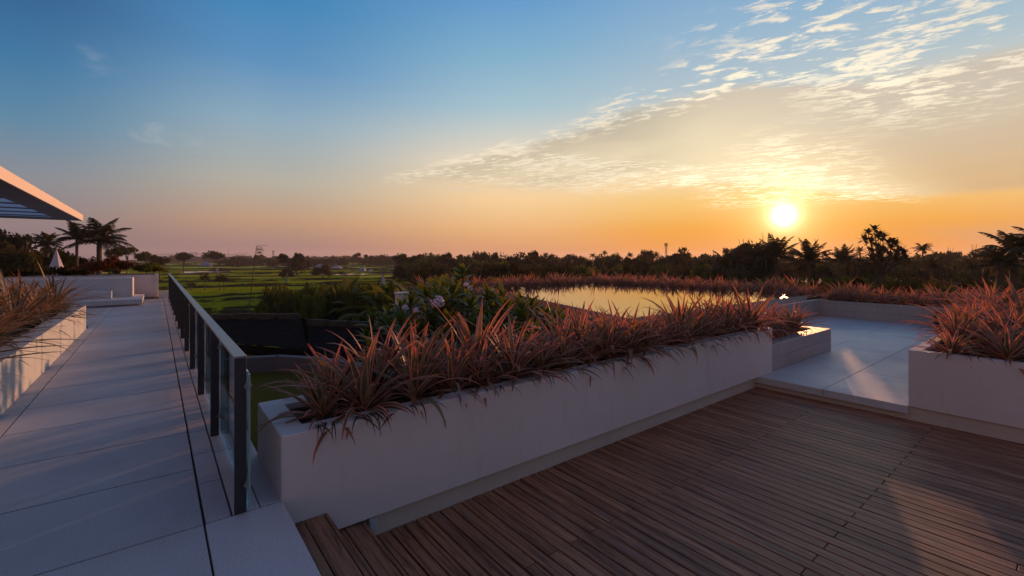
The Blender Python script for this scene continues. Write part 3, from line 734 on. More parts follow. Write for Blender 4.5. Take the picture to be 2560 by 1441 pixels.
brow(BROMF, 5.6, 5.5, 8.2, 5.5, 7, .04, .76, 'bromeliad from left in far row of garden bed beside the pool', 'bromeliads in the garden bed')
brow(BROMF, 17.72, 14.8, 17.72, 6.15, 20, .28, .86, 'bromeliad from left in near row beyond the pool', 'bromeliads beyond the pool')
brow(BROMF, 18.25, 15.0, 18.25, 6.2, 19, .28, .95, 'bromeliad from left in second row beyond the pool', 'bromeliads beyond the pool')
brow(BROMF, 18.95, 15.2, 18.95, 6.2, 17, .28, 1.0, 'bromeliad from left in third row beyond the pool', 'bromeliads beyond the pool')
brow(BROMF, 8.3, 15.4, 18.6, 15.4, 21, .28, .95, 'bromeliad from left in near row behind left end of pool', 'bromeliads behind the pool end')
brow(BROMF, 8.3, 16.1, 18.9, 16.1, 19, .28, 1.05, 'bromeliad from left in far row behind left end of pool', 'bromeliads behind the pool end')
brow(BROMF, 18.22, 5.5, 18.22, -3.8, 20, .19, .95, 'bromeliad from left in front row behind terrace wall', 'bromeliads behind the terrace wall')
brow(BROMF, 18.75, 5.5, 18.75, -3.8, 18, .19, 1.0, 'bromeliad from left in middle row behind terrace wall', 'bromeliads behind the terrace wall')
brow(BROMF, 19.35, 5.4, 19.35, -3.8, 16, .19, 1.0, 'bromeliad from left in back row behind terrace wall', 'bromeliads behind the terrace wall')
brow(BROM, 8.27, 1.05, 8.27, -1.8, 7, .36, .86, 'bromeliad from step in front row of deck corner planter', 'bromeliads in the deck corner planter')
brow(BROM, 8.72, .75, 8.72, -1.2, 5, .36, .98, 'bromeliad from step in second row of deck corner planter', 'bromeliads in the deck corner planter')
brow(BROM, 9.3, 1.18, 13.9, 1.18, 9, .37, 1.0, 'bromeliad outward along terrace side of deck corner planter', 'bromeliads in the deck corner planter')
brow(BROM, 9.5, .70, 13.9, .70, 8, .37, 1.05, 'bromeliad outward along far side of deck corner planter', 'bromeliads in the deck corner planter')
brow(BROML, -1.74, 4.1, -1.74, 13.9, 18, .49, .95, 'olive bromeliad from camera in row nearest walkway edge', 'bromeliads in the walkway planter', rz=0.0)
brow(BROML, -2.15, 4.3, -2.15, 14.0, 17, .49, 1.08, 'olive bromeliad from camera in middle row of walkway planter', 'bromeliads in the walkway planter', rz=0.0)
brow(BROML, -2.75, 5.2, -2.75, 14.0, 14, .49, 1.08, 'olive bromeliad from camera in back row of walkway planter', 'bromeliads in the walkway planter', rz=0.0)
brow(BROMF, 7.2, 6.2, 10.1, 14.8, 18, .28, .52, 'bromeliad from near end in row touching slanted pool side', 'bromeliads beside the pool')
brow(BROMF, 6.8, 6.3, 9.6, 14.8, 17, .28, .58, 'bromeliad from near end in outer row of slanted pool side', 'bromeliads beside the pool')
# dry leaves littering planter rims
def litter():
    mb = MB()
    for k in range(110):
        x = rnd.uniform(.8, 8.3); az = rnd.uniform(-2.2, -.9)
        mb.blade((x, 3.45, .442), az, R(rnd.uniform(4, 22)), rnd.uniform(.14, .34), .014, R(rnd.uniform(70, 160)), 6, .2, rnd.uniform(-2, 2))
    for k in range(34):
        y_ = rnd.uniform(-2, 1.3); az = rnd.uniform(2.5, 3.8)
        mb.blade((8.03, y_, .422), az, R(rnd.uniform(4, 22)), rnd.uniform(.12, .30), .014, R(rnd.uniform(70, 160)), 6, .2, rnd.uniform(-2, 2))
    return build(mb, 'dry_leaves', M_dead, smooth=True)
tag(litter(), 'dry curled leaves hanging over the planter rims', 'leaves', kind='stuff')

# frangipani / broad leaved bushes
def oval(t_): return max(.04, math.sin(math.pi * min(1, t_ * .93 + .05)) ** .8)
def broad_bush_mesh(seed, n_tips=26, R_=.9, H_=1.5, ll=.27, lw=.085):
    r = random.Random(seed); mb = MB(); st = MB()
    for k in range(n_tips):
        az = r.uniform(0, 6.28); q = math.sqrt(r.random()); x, y = math.cos(az) * R_ * q, math.sin(az) * R_ * q; z = H_ * (1 - .45 * q * q) * r.uniform(.72, 1.0)
        st.tube([(x * .15, y * .15, 0), (x * .6, y * .6, z * .5), (x, y, z)], [.022, .016, .011], 5)
        for j in range(13):
            f = j / 13; mb.blade((x, y, z - f * .10), j * 2.4 + r.uniform(-.3, .3), R(72 - 70 * f + r.uniform(-10, 10)), ll * r.uniform(.75, 1.15), lw * r.uniform(.8, 1.1), R(r.uniform(15, 60)), 5, .18, r.uniform(-.4, .4), prof=oval)
    return mb.mesh('foliage', M_frang, True), st.mesh('stem', M_bark)
FB = [broad_bush_mesh(i) for i in range(3)]
def flower_head(rad, seed, m=None):
    r = random.Random(seed); mb = MB()
    for k in range(46):
        z_ = 1 - 1.7 * k / 46; a = k * 2.4; q = math.sqrt(max(0, 1 - z_ * z_)); nrm = Vector((q * math.cos(a), q * math.sin(a), z_)); p = nrm * rad * r.uniform(.88, 1.05)
        t1 = nrm.orthogonal().normalized(); t2 = nrm.cross(t1); a0 = r.uniform(0, 6)
        for j in range(5):
            b = a0 + j * 1.2566; dv = (t1 * math.cos(b) + t2 * math.sin(b)); sv = nrm.cross(dv); L_ = rad * .30
            mb.quad(p, p + dv * L_ * .6 + sv * L_ * .3 + nrm * L_ * .12, p + dv * L_ + nrm * L_ * .2, p + dv * L_ * .6 - sv * L_ * .3 + nrm * L_ * .12)
    return mb.mesh('flower_cluster', m or M_flower)
FLM = flower_head(.085, 1)
def bush(x, y, z, sc, mi, label, group=None, flowers=(), nm='frangipani_bush'):
    t_ = empty(nm, (x, y, z), rnd.uniform(0, 6)); tag(t_, label, 'bush', group); fo, st = FB[mi % 3]
    link('foliage', fo, t_, sc=sc); link('stem', st, t_, sc=sc)
    for (fx, fy, fz, fs) in flowers:
        o = link('flower_cluster', FLM, t_, sc=fs); o.matrix_parent_inverse = Matrix.Identity(4)
        p = Matrix.Rotation(-t_.rotation_euler[2], 4, 'Z') @ Vector((fx - x, fy - y, fz - z)); o.location = p
    return t_
p1 = D(1094, 5.9); p2 = D(1165, 7.2); p3 = D(1175, 7.1); p0 = D(1013, 6.3); p4 = D(1262, 6.2); p5 = D(1040, 6.0)
bush(3.15, 5.75, -.25, 1.0, 0, 'broad leaved flowering bush with round pink flower head behind white planter', flowers=[(p1.x, p1.y, ZV(756, 5.9), 1.02), (p0.x, p0.y, ZV(770, 6.3), .5), (p5.x, p5.y, ZV(776, 6.0), .45)])
q = D(1150, 7.9); bush(q.x, q.y, -.1, 1.05, 1, 'tall broad leaved bush with small lilac flowers left of pool', flowers=[(p2.x, p2.y, ZV(712, 7.2), .42), (p3.x, p3.y, ZV(722, 7.1), .5)])
q = D(1040, 7.4); bush(q.x, q.y, -.35, .95, 2, 'dark broad leaved bush beside the pale stone pillar')
q = D(1290, 6.9); bush(q.x, q.y, -.35, .92, 0, 'broad leaved bush with orange buds below the pool edge')
q = D(1390, 6.6); bush(q.x, q.y, -.50, .92, 1, 'rightmost broad leaved bush below the pool edge')
q = D(1225, 5.9); bush(q.x, q.y, -.55, .92, 2, 'low broad leaved bush just behind the long white planter')
q = D(1095, 11.5); bush(q.x, q.y, -.95, 1.35, 0, 'bushy plant with yellowing tips behind the flowering bush')
# stone pillar by the bush
q = D(1003, 13.0); mb = MB(); zt = ZV(731, 13.0)
mb.bevbox(q.x - .13, q.x + .13, q.y - .13, q.y + .13, -3.0, zt - .05, .01); mb.bevbox(q.x - .16, q.x + .16, q.y - .16, q.y + .16, zt - .0495, zt, .01)
tag(build(mb, 'stone_pillar', M_plaster), 'pale square stone pillar at left of the flowering bushes', 'pillar')

# leaf-clump crown meshes -------------------------------------------------
def crown_mesh(seed, rx=1.0, rz=.8, lobes=14, per=90, leaf=.085, m=None, flat_=0.0, nm='crown', droop=0.0):
    r = random.Random(seed); rg = np.random.RandomState(seed); mb = MB()
    for l in range(lobes):
        th = r.uniform(0, 6.28); ph = math.acos(r.uniform(-.35, 1)); k = r.uniform(.35, .80)
        c = Vector((math.sin(ph) * math.cos(th) * rx * k, math.sin(ph) * math.sin(th) * rx * k, math.cos(ph) * rz * k * (1 - flat_) + flat_ * rz * .5)); lr = r.uniform(.22, .42) * rx
        for i in range(per):
            dv = Vector(rg.normal(size=3)); dv.normalize(); rad = lr * (r.random() ** .4); p = c + Vector((dv.x * rad, dv.y * rad, dv.z * rad * (.75 - .35 * flat_)))
            n = (dv + Vector(rg.normal(size=3)) * .7).normalized(); t1 = n.orthogonal().normalized(); t2 = n.cross(t1); s_ = leaf * r.uniform(.6, 1.4)
            a = r.uniform(0, 6.28); u_ = (t1 * math.cos(a) + t2 * math.sin(a)) * s_; v_ = (t2 * math.cos(a) - t1 * math.sin(a)) * s_ * .5
            mb.quad(p - u_, p - v_, p + u_, p + v_)
    zt_ = max(v_[2] for v_ in mb.v); rr_ = np.percentile([math.hypot(v_[0], v_[1]) for v_ in mb.v], 97)
    mb.v = [(v_[0] / rr_ * rx, v_[1] / rr_ * rx, v_[2] / zt_ * rz if v_[2] > 0 else v_[2]) for v_ in mb.v]
    return mb.mesh(nm, m or M_crown)
def trunk_mesh(seed, h=1.0, r0=.07, limbs=5, spread=.45):
    r = random.Random(seed); mb = MB(); top = (r.uniform(-.05, .05), r.uniform(-.05, .05), h)
    mb.tube([(0, 0, 0), (r.uniform(-.04, .04), r.uniform(-.04, .04), h * .5), top], [r0, r0 * .75, r0 * .5], 7)
    for k in range(limbs):
        a = k * 6.28 / limbs + r.uniform(-.4, .4); s = spread * r.uniform(.6, 1.1)
        mb.tube([(top[0], top[1], h * .85), (math.cos(a) * s * .5, math.sin(a) * s * .5, h * 1.1), (math.cos(a) * s, math.sin(a) * s, h * 1.35)], [r0 * .45, r0 * .3, r0 * .12], 5)
    return mb.mesh('trunk', M_bark)
CR = [crown_mesh(i, 1.0, .8, 16, 85, .085) for i in range(5)]
CRF = [crown_mesh(10 + i, 1.0, .62, 15, 80, .085, flat_=.55) for i in range(3)]
CRG = [crown_mesh(20 + i, 1.0, .8, 16, 90, .085, M_crown2) for i in range(3)]
CRR = [crown_mesh(30 + i, 1.0, .8, 14, 80, .07, M_crown3) for i in range(2)]
CRO = [crown_mesh(50 + i, 1.0, .85, 20, 34, .085) for i in range(3)]
TR = [trunk_mesh(i) for i in range(3)]
def tree(u, vtop, wpx, dist, zg, label, cat='tree', group=None, crown=None, squash=1.0, nm='broadleaf_tree', bare=.35):
    q = D(u, dist, zg); top = ZV(vtop, dist); h = top - zg; rx = pxm(wpx, dist) / 2 / .95
    t_ = empty(nm, q, rnd.uniform(0, 6)); tag(t_, label, cat, group)
    ch = min(h * (1 - bare), rx * 1.9) * squash; rzz = ch / 1.65
    me = rnd.choice(crown or CR)
    o = link('crown', me, t_, (0, 0, h - rzz * 1.0), rnd.uniform(0, 6)); zq = max(v_.co.z for v_ in me.vertices); o.scale = (rx, rx, rzz / zq)
    th = max(.3, (h - rzz * 1.2)); tr = link('trunk', rnd.choice(TR), t_); tr.scale = (rx * .9 + .3, rx * .9 + .3, th)
    return t_

# palms ----------------------------------------------------------------
def palm_crown(seed, n=20, L=1.0, nm='crown', droop=1.0, dens=26, lw=.030):
    r = random.Random(seed); mb = MB()
    for k in range(n):
        az = k * 2.39996 + r.uniform(-.25, .25); f = k / n; e = R(84 - 92 * f + r.uniform(-8, 8)); bend = R(52 + 34 * r.random()) * droop; p = Vector((0, 0, 0)); seg = dens; st = L * r.uniform(.88, 1.1) / seg; pts = []
        for j in range(seg + 1):
            dv = Vector((math.cos(az) * math.cos(e), math.sin(az) * math.cos(e), math.sin(e))); pts.append((p.copy(), dv.copy())); p += dv * st; e -= bend / seg * (.4 + 1.2 * j / seg)
        mb.tube([q[0] for q in pts[::4]], [.012 * (1 - .8 * i / len(pts[::4])) for i in range(len(pts[::4]))], 4, False)
        side = Vector((-math.sin(az), math.cos(az), 0))
        for j in range(2, seg + 1):
            p_, dv = pts[j]; t_ = j / seg; ll = L * .24 * math.sin(math.pi * (t_ * .85 + .12)) + .03
            for sg in (-1, 1):
                out_ = (side * sg * .8 + dv * .55 + Vector((0, 0, -.25 - .3 * r.random()))).normalized(); w_ = dv.cross(out_).normalized() * 0 + dv * lw * .5
                a = p_ - w_; b = p_ + w_; c = p_ + out_ * ll + Vector((0, 0, -ll * .12))
                mid = p_ + out_ * ll * .55
                mb.quad(a, b, mid + w_ * .9, mid - w_ * .9, ((0, t_), (1, t_), (1, t_), (0, t_))); mb.quad(mid - w_ * .9, mid + w_ * .9, c + w_ * .15, c - w_ * .15, ((0, t_), (1, t_), (1, 1), (0, 1)))
    return mb.mesh(nm, M_palm)
PC = [palm_crown(i, 18, droop=1.15, lw=.042) for i in range(2)]; PCS = [palm_crown(5, 15, droop=.8, lw=.04), palm_crown(6, 13, droop=1.2, lw=.04)]; PCT = [palm_crown(11, 22, droop=1.0, lw=.036)]; PCU = [palm_crown(8, 22, droop=.55, lw=.04), palm_crown(9, 20, droop=.65, lw=.04)]
def palm(u, vhub, rpx, dist, zg, label, nm='palm_tree', crown=None, lean=(0, 0), thick=.16, group=None, cat='palm'):
    q = D(u, dist, zg); zh = ZV(vhub, dist); t_ = empty(nm, q); tag(t_, label, cat, group); h = zh - zg; L = pxm(rpx, dist)
    mb = MB(); n = 10; mb.tube([(lean[0] * (k / n) ** 2, lean[1] * (k / n) ** 2, h * k / n) for k in range(n + 1)], [thick * (1.25 - .45 * k / n + .03 * (k % 2)) for k in range(n + 1)], 9)
    link('trunk', mb.mesh('trunk', M_bark), t_)
    o = link('crown', rnd.choice(crown or PC), t_, (lean[0], lean[1], h), rnd.uniform(0, 6)); o.scale = (L, L, L); return t_

# --- left garden
palm(248, 604, 74, 42, -2.5, 'tall feathery palm standing clear against the sky at left', crown=PCT, thick=.22)
palm(192, 598, 52, 40, -2.5, 'thinner sparse palm just left of the tall feathery palm', crown=PCS, thick=.12)
palm(118, 612, 42, 46, -2.5, 'bushy dark palm left of the closed parasol top', crown=PC)
palm(66, 600, 16, 46, -2.5, 'slim young palm with few upright fronds at far left', crown=PCS, thick=.07)
LG = [(-20, 585, 130, 50), (25, 570, 90, 55), (20, 610, 110, 42), (90, 618, 80, 48), (135, 610, 60, 50), (165, 625, 80, 44), (215, 640, 70, 46), (285, 645, 50, 50), (60, 632, 90, 38)]
for k, (u, v, wd, ds) in enumerate(LG):
    tree(u, v, wd, ds, -2.5, nth(k) + ' dark garden tree counted among the trees behind parasol', group='dark trees behind the parasol', crown=CR, bare=.15)
for k, (u, v, wd, ds, lab) in enumerate([(318, 612, 46, 95, 'broad leaning tree right of the tall feathery palm'), (285, 621, 34, 90, 'small dark tree close behind the tall palm fronds'), (366, 627, 46, 120, 'flat topped tree above the grassy clump'),
                                         (459, 629, 38, 200, 'flat topped field tree left of the twin poles'), (536, 625, 44, 210, 'umbrella shaped field tree with see through crown'), (398, 640, 40, 140, 'low dark tree at left end of rice fields')]):
    tree(u, v, wd, ds, -4.8, lab, crown=CRF, squash=.95, bare=.25)
tree(742, 630, 68, 165, -5.2, 'large dark round tree standing alone in rice fields', crown=CR, bare=.0)
tree(712, 633, 40, 168, -5.2, 'smaller tree touching left side of large field tree', crown=CR, bare=.5)
tree(806, 660, 54, 150, -5.3, 'low round bush right of the large field tree', 'bush', crown=CR, bare=0, nm='round_bush')
tree(718, 668, 34, 150, -5.3, 'small bush at foot of large field tree', 'bush', crown=CR, bare=0, nm='round_bush')
# flowers and shrubs in the end planter
for k, (u, v, wd, ds, cr) in enumerate([(20, 668, 90, 24.5, CR), (70, 666, 80, 25, CR), (120, 672, 70, 24.5, CRG), (165, 668, 80, 25, CR), (215, 664, 80, 24.8, CR), (262, 650, 70, 25.2, CRR), (300, 636, 90, 25.6, CRR), (338, 648, 60, 25, CRR), (240, 672, 60, 24.2, CR), (372, 652, 60, 24.9, CRG), (392, 660, 44, 24.4, CRG)]):
    q = D(u, ds); 
    o_z = .92; top = ZV(v, ds); rx = pxm(wd, ds) / 2
    o = link('garden_shrub', rnd.choice(cr), None, (q.x, min(25.3, max(24.1, q.y + 2.0 - 0)), o_z + (top - o_z) * .45), rnd.uniform(0, 6), (rx, rx * .7, max(.2, (top - o_z) * .62)))
    tag(o, nth(k) + (' reddish' if cr is CRR else ' green') + ' shrub among the plants in end wall planter', 'shrub', 'shrubs in the end wall planter')
# closed parasol
t_ = empty('closed_parasol', D(141, 26, -.1)); tag(t_, 'closed white parasol in front of dark garden trees', 'parasol')
q = D(141, 26); mb = MB(); zt, zb2 = ZV(624, 26), ZV(667, 26); n = 12
rings = []
for k, (f, rr_) in enumerate(((0, .015), (.08, .035), (.4, .10), (.75, .18), (1.0, .25))):
    ring = []
    for j in range(24):
        a = j * 2 * math.pi / 24; q_ = rr_ * (1 + .22 * math.cos(a * 6)); ring.append(len(mb.v)); mb.v.append((q.x + q_ * math.cos(a), q.y + q_ * math.sin(a), zt + (zb2 - zt) * f - (.05 * math.cos(a * 6) if f == 1 else 0)))
    rings.append(ring)
for a, b in zip(rings, rings[1:]):
    for j in range(24): mb.f.append((a[j], b[j], b[(j + 1) % 24], a[(j + 1) % 24])); mb.uv.append(((0, 0),) * 4); mb.r.append(0)
build(mb, 'cloth', M_cloth, t_, True); mb = MB(); mb.tube([(q.x, q.y, -2.5), (q.x, q.y, zt + .08)], [.03, .03], 8); build(mb, 'pole', M_white, t_); rel(t_)

# --- small buildings
def house(u, vtop, wpx, hpx, dist, zg, label, wall_m, roof_m, nm='house', roofk=.35, hip=True, win=0):
    q = D(u, dist, zg); t_ = empty(nm, q, -YAW); tag(t_, label, 'house'); W_ = pxm(wpx, dist); top = ZV(vtop, dist) - zg; rh = pxm(hpx, dist) * roofk; Dp = W_ * .7
    mb = MB(); mb.box(-W_ / 2 * .88, W_ / 2 * .88, -Dp / 2 * .88, Dp / 2 * .88, 0, top - rh); build(mb, 'wall', wall_m, t_)
    mb = MB(); zb_ = top - rh - .02; e = .12 * W_; r0 = W_ * .5; i = r0 - (Dp * .5 if hip else 0)
    A = [(-r0, -Dp / 2, zb_), (r0, -Dp / 2, zb_), (r0, Dp / 2, zb_), (-r0, Dp / 2, zb_)]; B = [(-max(i, .05), 0, top), (max(i, .05), 0, top)]
    mb.quad(A[0], A[1], B[1], B[0]); mb.quad(A[2], A[3], B[0], B[1]); mb.quad(A[1], A[2], B[1], B[1]); mb.quad(A[3], A[0], B[0], B[0]); mb.quad(A[3], A[2], A[1], A[0])
    build(mb, 'roof', roof_m, t_)
    for k in range(win):
        x = (k - (win - 1) / 2) * W_ * .3; mb = MB(); mb.box(x - W_ * .07, x + W_ * .07, -Dp / 2 * .88 - .06, -Dp / 2 * .88 + .02, (top - rh) * .35, (top - rh) * .75); build(mb, 'window', M_black, t_)
    return t_
house(1037, 652, 24, 22, 190, -5, 'two storey house with pale blue walls among dark trees', M_blue, M_dkroof, win=2)
house(842, 664, 26, 14, 260, -4.6, 'long shed with white roof at back of rice fields', M_blue, M_white, nm='field_shed', roofk=.5)
house(800, 661, 20, 10, 300, -4.5, 'white roofed shed nearest the round field bush', M_blue, M_white, nm='field_shed', roofk=.5)
house(876, 668, 12, 10, 260, -4.7, 'small shed right of the long white roofed shed', M_blue, M_white, nm='field_shed', roofk=.5)
house(906, 668, 16, 10, 240, -4.8, 'small shed with tilted pale roof by dark trees', M_blue, M_white, nm='field_shed', roofk=.6)
house(926, 674, 12, 8, 220, -4.9, 'smallest shed near the white cloth pole', M_blue, M_white, nm='field_shed', roofk=.6)
house(685, 656, 20, 12, 320, -4.5, 'blue walled hut left of the large field tree', M_blue, M_blue, nm='field_hut', win=2)
house(515, 656, 26, 10, 330, -4.4, 'low house with light blue roof under umbrella tree', M_blue, M_blue, nm='field_house', roofk=.7)
house(30, 646, 60, 20, 44, -2.0, 'low pavilion with pale roof under dark garden trees', M_dstone, M_grey, nm='garden_pavilion', roofk=.7)
house(205, 650, 60, 20, 60, -2.4, 'grey roofed house half hidden behind garden trees', M_dstone, M_grey, nm='garden_house', roofk=.5)
house(2095, 697, 92, 30, 46, -5.6, 'dark roofed house with pale ridge behind bromeliad wall', M_dstone, M_dkroof, roofk=.8, nm='roofed_house')
house(2388, 705, 70, 24, 42, -5.6, 'dark house with bluish ridge below right palms', M_dstone, M_dkroof, roofk=.6, nm='roofed_house')
for (u, v, wd, ds, lab) in ((2097, 696, 62, 46, 'x'), (2388, 704, 50, 42, 'x')):
    pass
# dark thatched roof with ridge caps below the rice fields
def dark_roof():
    t_ = empty('thatched_roof_building', D(760, 22, -3)); tag(t_, 'dark thatched roof with stone ridge caps beyond the lawn', 'roof')
    mb = MB()
    A = [D(430, 27.0, ZV(800, 27.0)), D(752, 24.0, ZV(789, 24.0)), D(1130, 22.5, ZV(806, 22.5))]
    ridge1 = [D(300, 29, ZV(798, 29)), D(752, 25, ZV(795, 25))]; eave = [D(300, 25, -2.55), D(770, 20.6, -2.55), D(1250, 17.5, -2.55)]
    ridge2 = [D(770, 24.2, ZV(812, 24.2)), D(1250, 20.5, ZV(826, 20.5))]
    def sheet(a, b, c, d_, n=40, mth=10):
        vs = []
        for i in range(n + 1):
            for j in range(mth + 1):
                p = (a.lerp(b, i / n)).lerp(d_.lerp(c, i / n), j / mth); p = p + Vector((0, 0, (vnoise(i * .9, j * 1.3, 4) - .5) * .10)); vs.append(len(mb.v)); mb.v.append(tuple(p))
        for i in range(n):
            for j in range(mth):
                q = vs[i * (mth + 1) + j]; mb.f.append((q, q + 1, q + mth + 2, q + mth + 1)); mb.uv.append(((0, 0),) * 4); mb.r.append(0)
    sheet(eave[0], eave[1], ridge1[1], ridge1[0]); sheet(eave[1], eave[2], ridge2[1], ridge2[0])
    down = Vector((0, 0, -5.0)); bk = Vector((1.2, 2.2, -.6))
    mb.quad(ridge1[0], ridge1[1], ridge1[1] + bk, ridge1[0] + bk); mb.quad(ridge2[0], ridge2[1], ridge2[1] + bk, ridge2[0] + bk); mb.quad(eave[1], ridge2[0], ridge1[1], ridge1[1] + down)
    mb.quad(eave[0], eave[1], eave[1] + down, eave[0] + down); mb.quad(eave[1], eave[2], eave[2] + down, eave[1] + down)
    build(mb, 'roof', M_thatch, t_)
    for rd, n, lift in ((ridge1, 9, .18), (ridge2, 8, .16)):
        for k in range(n):
            a = rd[0].lerp(rd[1], k / n + .006); b = rd[0].lerp(rd[1], (k + 1) / n - .010); ax = (b - a).normalized(); sd_ = ax.cross(Vector((0, 0, 1))).normalized() * .16; up = Vector((0, 0, .24 + .04 * (k % 3 == 0))); dn = Vector((0, 0, -.05))
            mb = MB(); c8 = [a - sd_ + dn, b - sd_ + dn, b + sd_ + dn, a + sd_ + dn, a - sd_ + up, b - sd_ + up, b + sd_ + up, a + sd_ + up]; mb.v = [tuple(q) for q in c8]
            mb.f = [(0, 3, 2, 1), (4, 5, 6, 7), (0, 1, 5, 4), (1, 2, 6, 5), (2, 3, 7, 6), (3, 0, 4, 7)]; mb.uv = [((0, 0),) * 4] * 6; mb.r = [0] * 6; build(mb, 'ridge_cap', M_dstone, t_)
    rel(t_)
dark_roof()
# garden wall at the back of the lawn, with a recessed light
t_ = empty('garden_wall', P(700, 930, -3)); tag(t_, 'low curved grey garden wall at the back of the lawn', 'wall')
mb = MB(); pts = [P(u, v, -3.0) for (u, v) in ((380, 945), (540, 936), (620, 929), (700, 924), (800, 930), (900, 945), (1000, 975))]
for a, b in zip(pts, pts[1:]):
    th = (b - a).normalized().cross(Vector((0, 0, 1))) * -.35; h1 = Vector((0, 0, .62)); n_ = th * -1
    mb.quad(a, b, b + h1, a + h1); mb.quad(a + h1, b + h1, b + h1 + n_, a + h1 + n_); mb.quad(b + n_, a + n_, a + h1 + n_, b + h1 + n_)
build(mb, 'wall', M_gwall, t_)
a = P(686, 926, -3.0); mb = MB(); mb.bevbox(a.x - .16, a.x + .16, a.y - .12, a.y + .12, -2.62, -2.48, .01); build(mb, 'recessed_light', M_black, t_); rel(t_)

# bamboo poles with palm-leaf streamers
def pole(u0, vbase_d, u1, vtop, dist, zg, label, streamer=True, rad=.035):
    a = D(u0, dist, zg); b = D(u1, dist, ZV(vtop, dist)); t_ = empty('bamboo_pole', a); tag(t_, label, 'pole')
    mb = MB(); pts = [a.lerp(b, k / 8) + Vector((0, 0, 0)) for k in range(9)]; mb.tube(pts, [rad * (1.3 - .8 * k / 8) for k in range(9)], 6); build(mb, 'pole', M_bark, t_)
    if streamer:
        mb = MB()
        for k in range(34):
            f = k / 34; q = b + Vector((0, 0, -f * pxm(26, dist))); mb.blade(q, -YAW + rnd.uniform(-.6, .6), R(rnd.uniform(-10, 35)), pxm(rnd.uniform(14, 30), dist), .14, R(rnd.uniform(60, 130)), 6, .1, rnd.uniform(-1, 1))
        build(mb, 'leaf_streamer', M_palm, t_)
    rel(t_); return t_
pole(620, 0, 641, 616, 64, -6.6, 'tall leaning bamboo pole with drooping palm leaf flag', rad=.06)
tp = pole(957, 0, 957, 672, 26, -3.6, 'thin bamboo pole tied with white cloth', False, rad=.025)
q = D(957, 26); mb = MB()
for k in range(16):
    a = k * .8; mb.blade((q.x, q.y, ZV(684 + (k % 4) * 3, 26)), a, R(-78 + (k % 3) * 6), pxm(24, 26), .09, R(12), 6, .3, 1.0)
o = build(mb, 'cloth', M_cloth, tp); o.location = -tp.location
q = D(541, 150); t_ = empty('white_flag', (q.x, q.y, -5.4)); tag(t_, 'small white flag on a stick in the rice fields', 'flag')
mb = MB(); mb.tube([(q.x, q.y, -5.4), (q.x, q.y, ZV(668, 150))], [.05, .03], 6); build(mb, 'stick', M_bark, t_)
mb = MB(); z1_, z0_ = ZV(668, 150), ZV(679, 150); s_ = Vector((CA, -SA, 0)) * .7
for k in range(6):
    f0, f1 = k / 6, (k + 1) / 6; w0, w1 = math.sin(math.pi * f0) + .1, math.sin(math.pi * f1) + .1; za, zb_ = z1_ + (z0_ - z1_) * f0, z1_ + (z0_ - z1_) * f1; b_ = Vector((q.x, q.y, 0)); yo = Vector((0, .1 * math.sin(k), 0))
    mb.quad(b_ + Vector((0, 0, za)), b_ + s_ * w0 + yo + Vector((0, 0, za)), b_ + s_ * w1 + yo + Vector((0, 0, zb_)), b_ + Vector((0, 0, zb_)))
build(mb, 'flag', M_cloth, t_); rel(t_)
# scarecrow figure in teal
q = P(717, 709, -5.45); t_ = empty('scarecrow', q); tag(t_, 'teal clothed scarecrow standing on rice field bank', 'scarecrow')
mb = MB(); mb.tube([(q.x, q.y, q.z - .3), (q.x, q.y, q.z + .5)], [.06, .06], 6); build(mb, 'stick', M_bark, t_)
mb = MB(); mb.tube([(q.x, q.y, q.z + .35), (q.x, q.y, q.z + 1.0), (q.x, q.y, q.z + 1.5), (q.x, q.y, q.z + 1.62)], [.30, .26, .34, .12], 10); build(mb, 'clothing', M_teal, t_)
mb = MB(); mb.tube([(q.x, q.y, q.z + 1.62), (q.x, q.y, q.z + 1.75), (q.x, q.y, q.z + 1.9)], [.10, .15, .08], 8); build(mb, 'head', M_bark, t_); rel(t_)

# towers and poles on the skyline
def mast(u, vtop, dist, wpx, label, lattice=True, zg=-5):
    q = D(u, dist, zg); top = ZV(vtop, dist); t_ = empty('telecom_mast', q); tag(t_, label, 'mast'); w_ = pxm(wpx, dist) / 2
    mb = MB(); H_ = top - zg; n = 12
    if lattice:
        for sx, sy in ((-1, -1), (1, -1), (1, 1), (-1, 1)): mb.tube([(sx * w_, sy * w_, 0), (sx * w_ * .6, sy * w_ * .6, H_)], [w_ * .22, w_ * .22], 4)
        for k in range(n):
            z = H_ * k / n; z2 = H_ * (k + 1) / n; mb.tube([(-w_ * .9, -w_ * .9, z), (w_ * .9, -w_ * .9, z2)], [w_ * .14] * 2, 4); mb.tube([(w_ * .9, -w_ * .9, z), (w_ * .9, w_ * .9, z2)], [w_ * .14] * 2, 4)
    else: mb.tube([(0, 0, 0), (0, 0, H_)], [w_, w_ * .6], 6)
    build(mb, 'tower', M_steel, t_)
    if lattice:
        mb = MB()
        for k in range(3):
            for j in range(4):
                a = j * 1.57 + .4; z = H_ * (.99 - k * .05); mb.box(math.cos(a) * w_ * 1.5 - w_ * .35, math.cos(a) * w_ * 1.5 + w_ * .35, math.sin(a) * w_ * 1.5 - w_ * .3, math.sin(a) * w_ * 1.5 + w_ * .3, z - H_ * .035, z)
        build(mb, 'antenna', M_steel, t_)
    return t_
mast(1665, 608, 420, 4.2, 'thick lattice telecom mast rising behind trees left of sun')
mast(1784, 626, 600, 2.4, 'short thin mast between round tree and tall tree', False)
mast(2038, 598, 700, 1.8, 'very thin tall mast right of the two palms', False)
mast(683, 627, 800, 3.2, 'distant stubby mast left of large field tree')
mast(571, 622, 800, 1.2, 'faint thin mast right of umbrella shaped tree', False)
mast(487, 632, 330, 2.0, 'left one of twin utility poles in hazy distance', False)
mast(492, 632, 330, 2.0, 'right one of twin utility poles in hazy distance', False)
mb = MB()
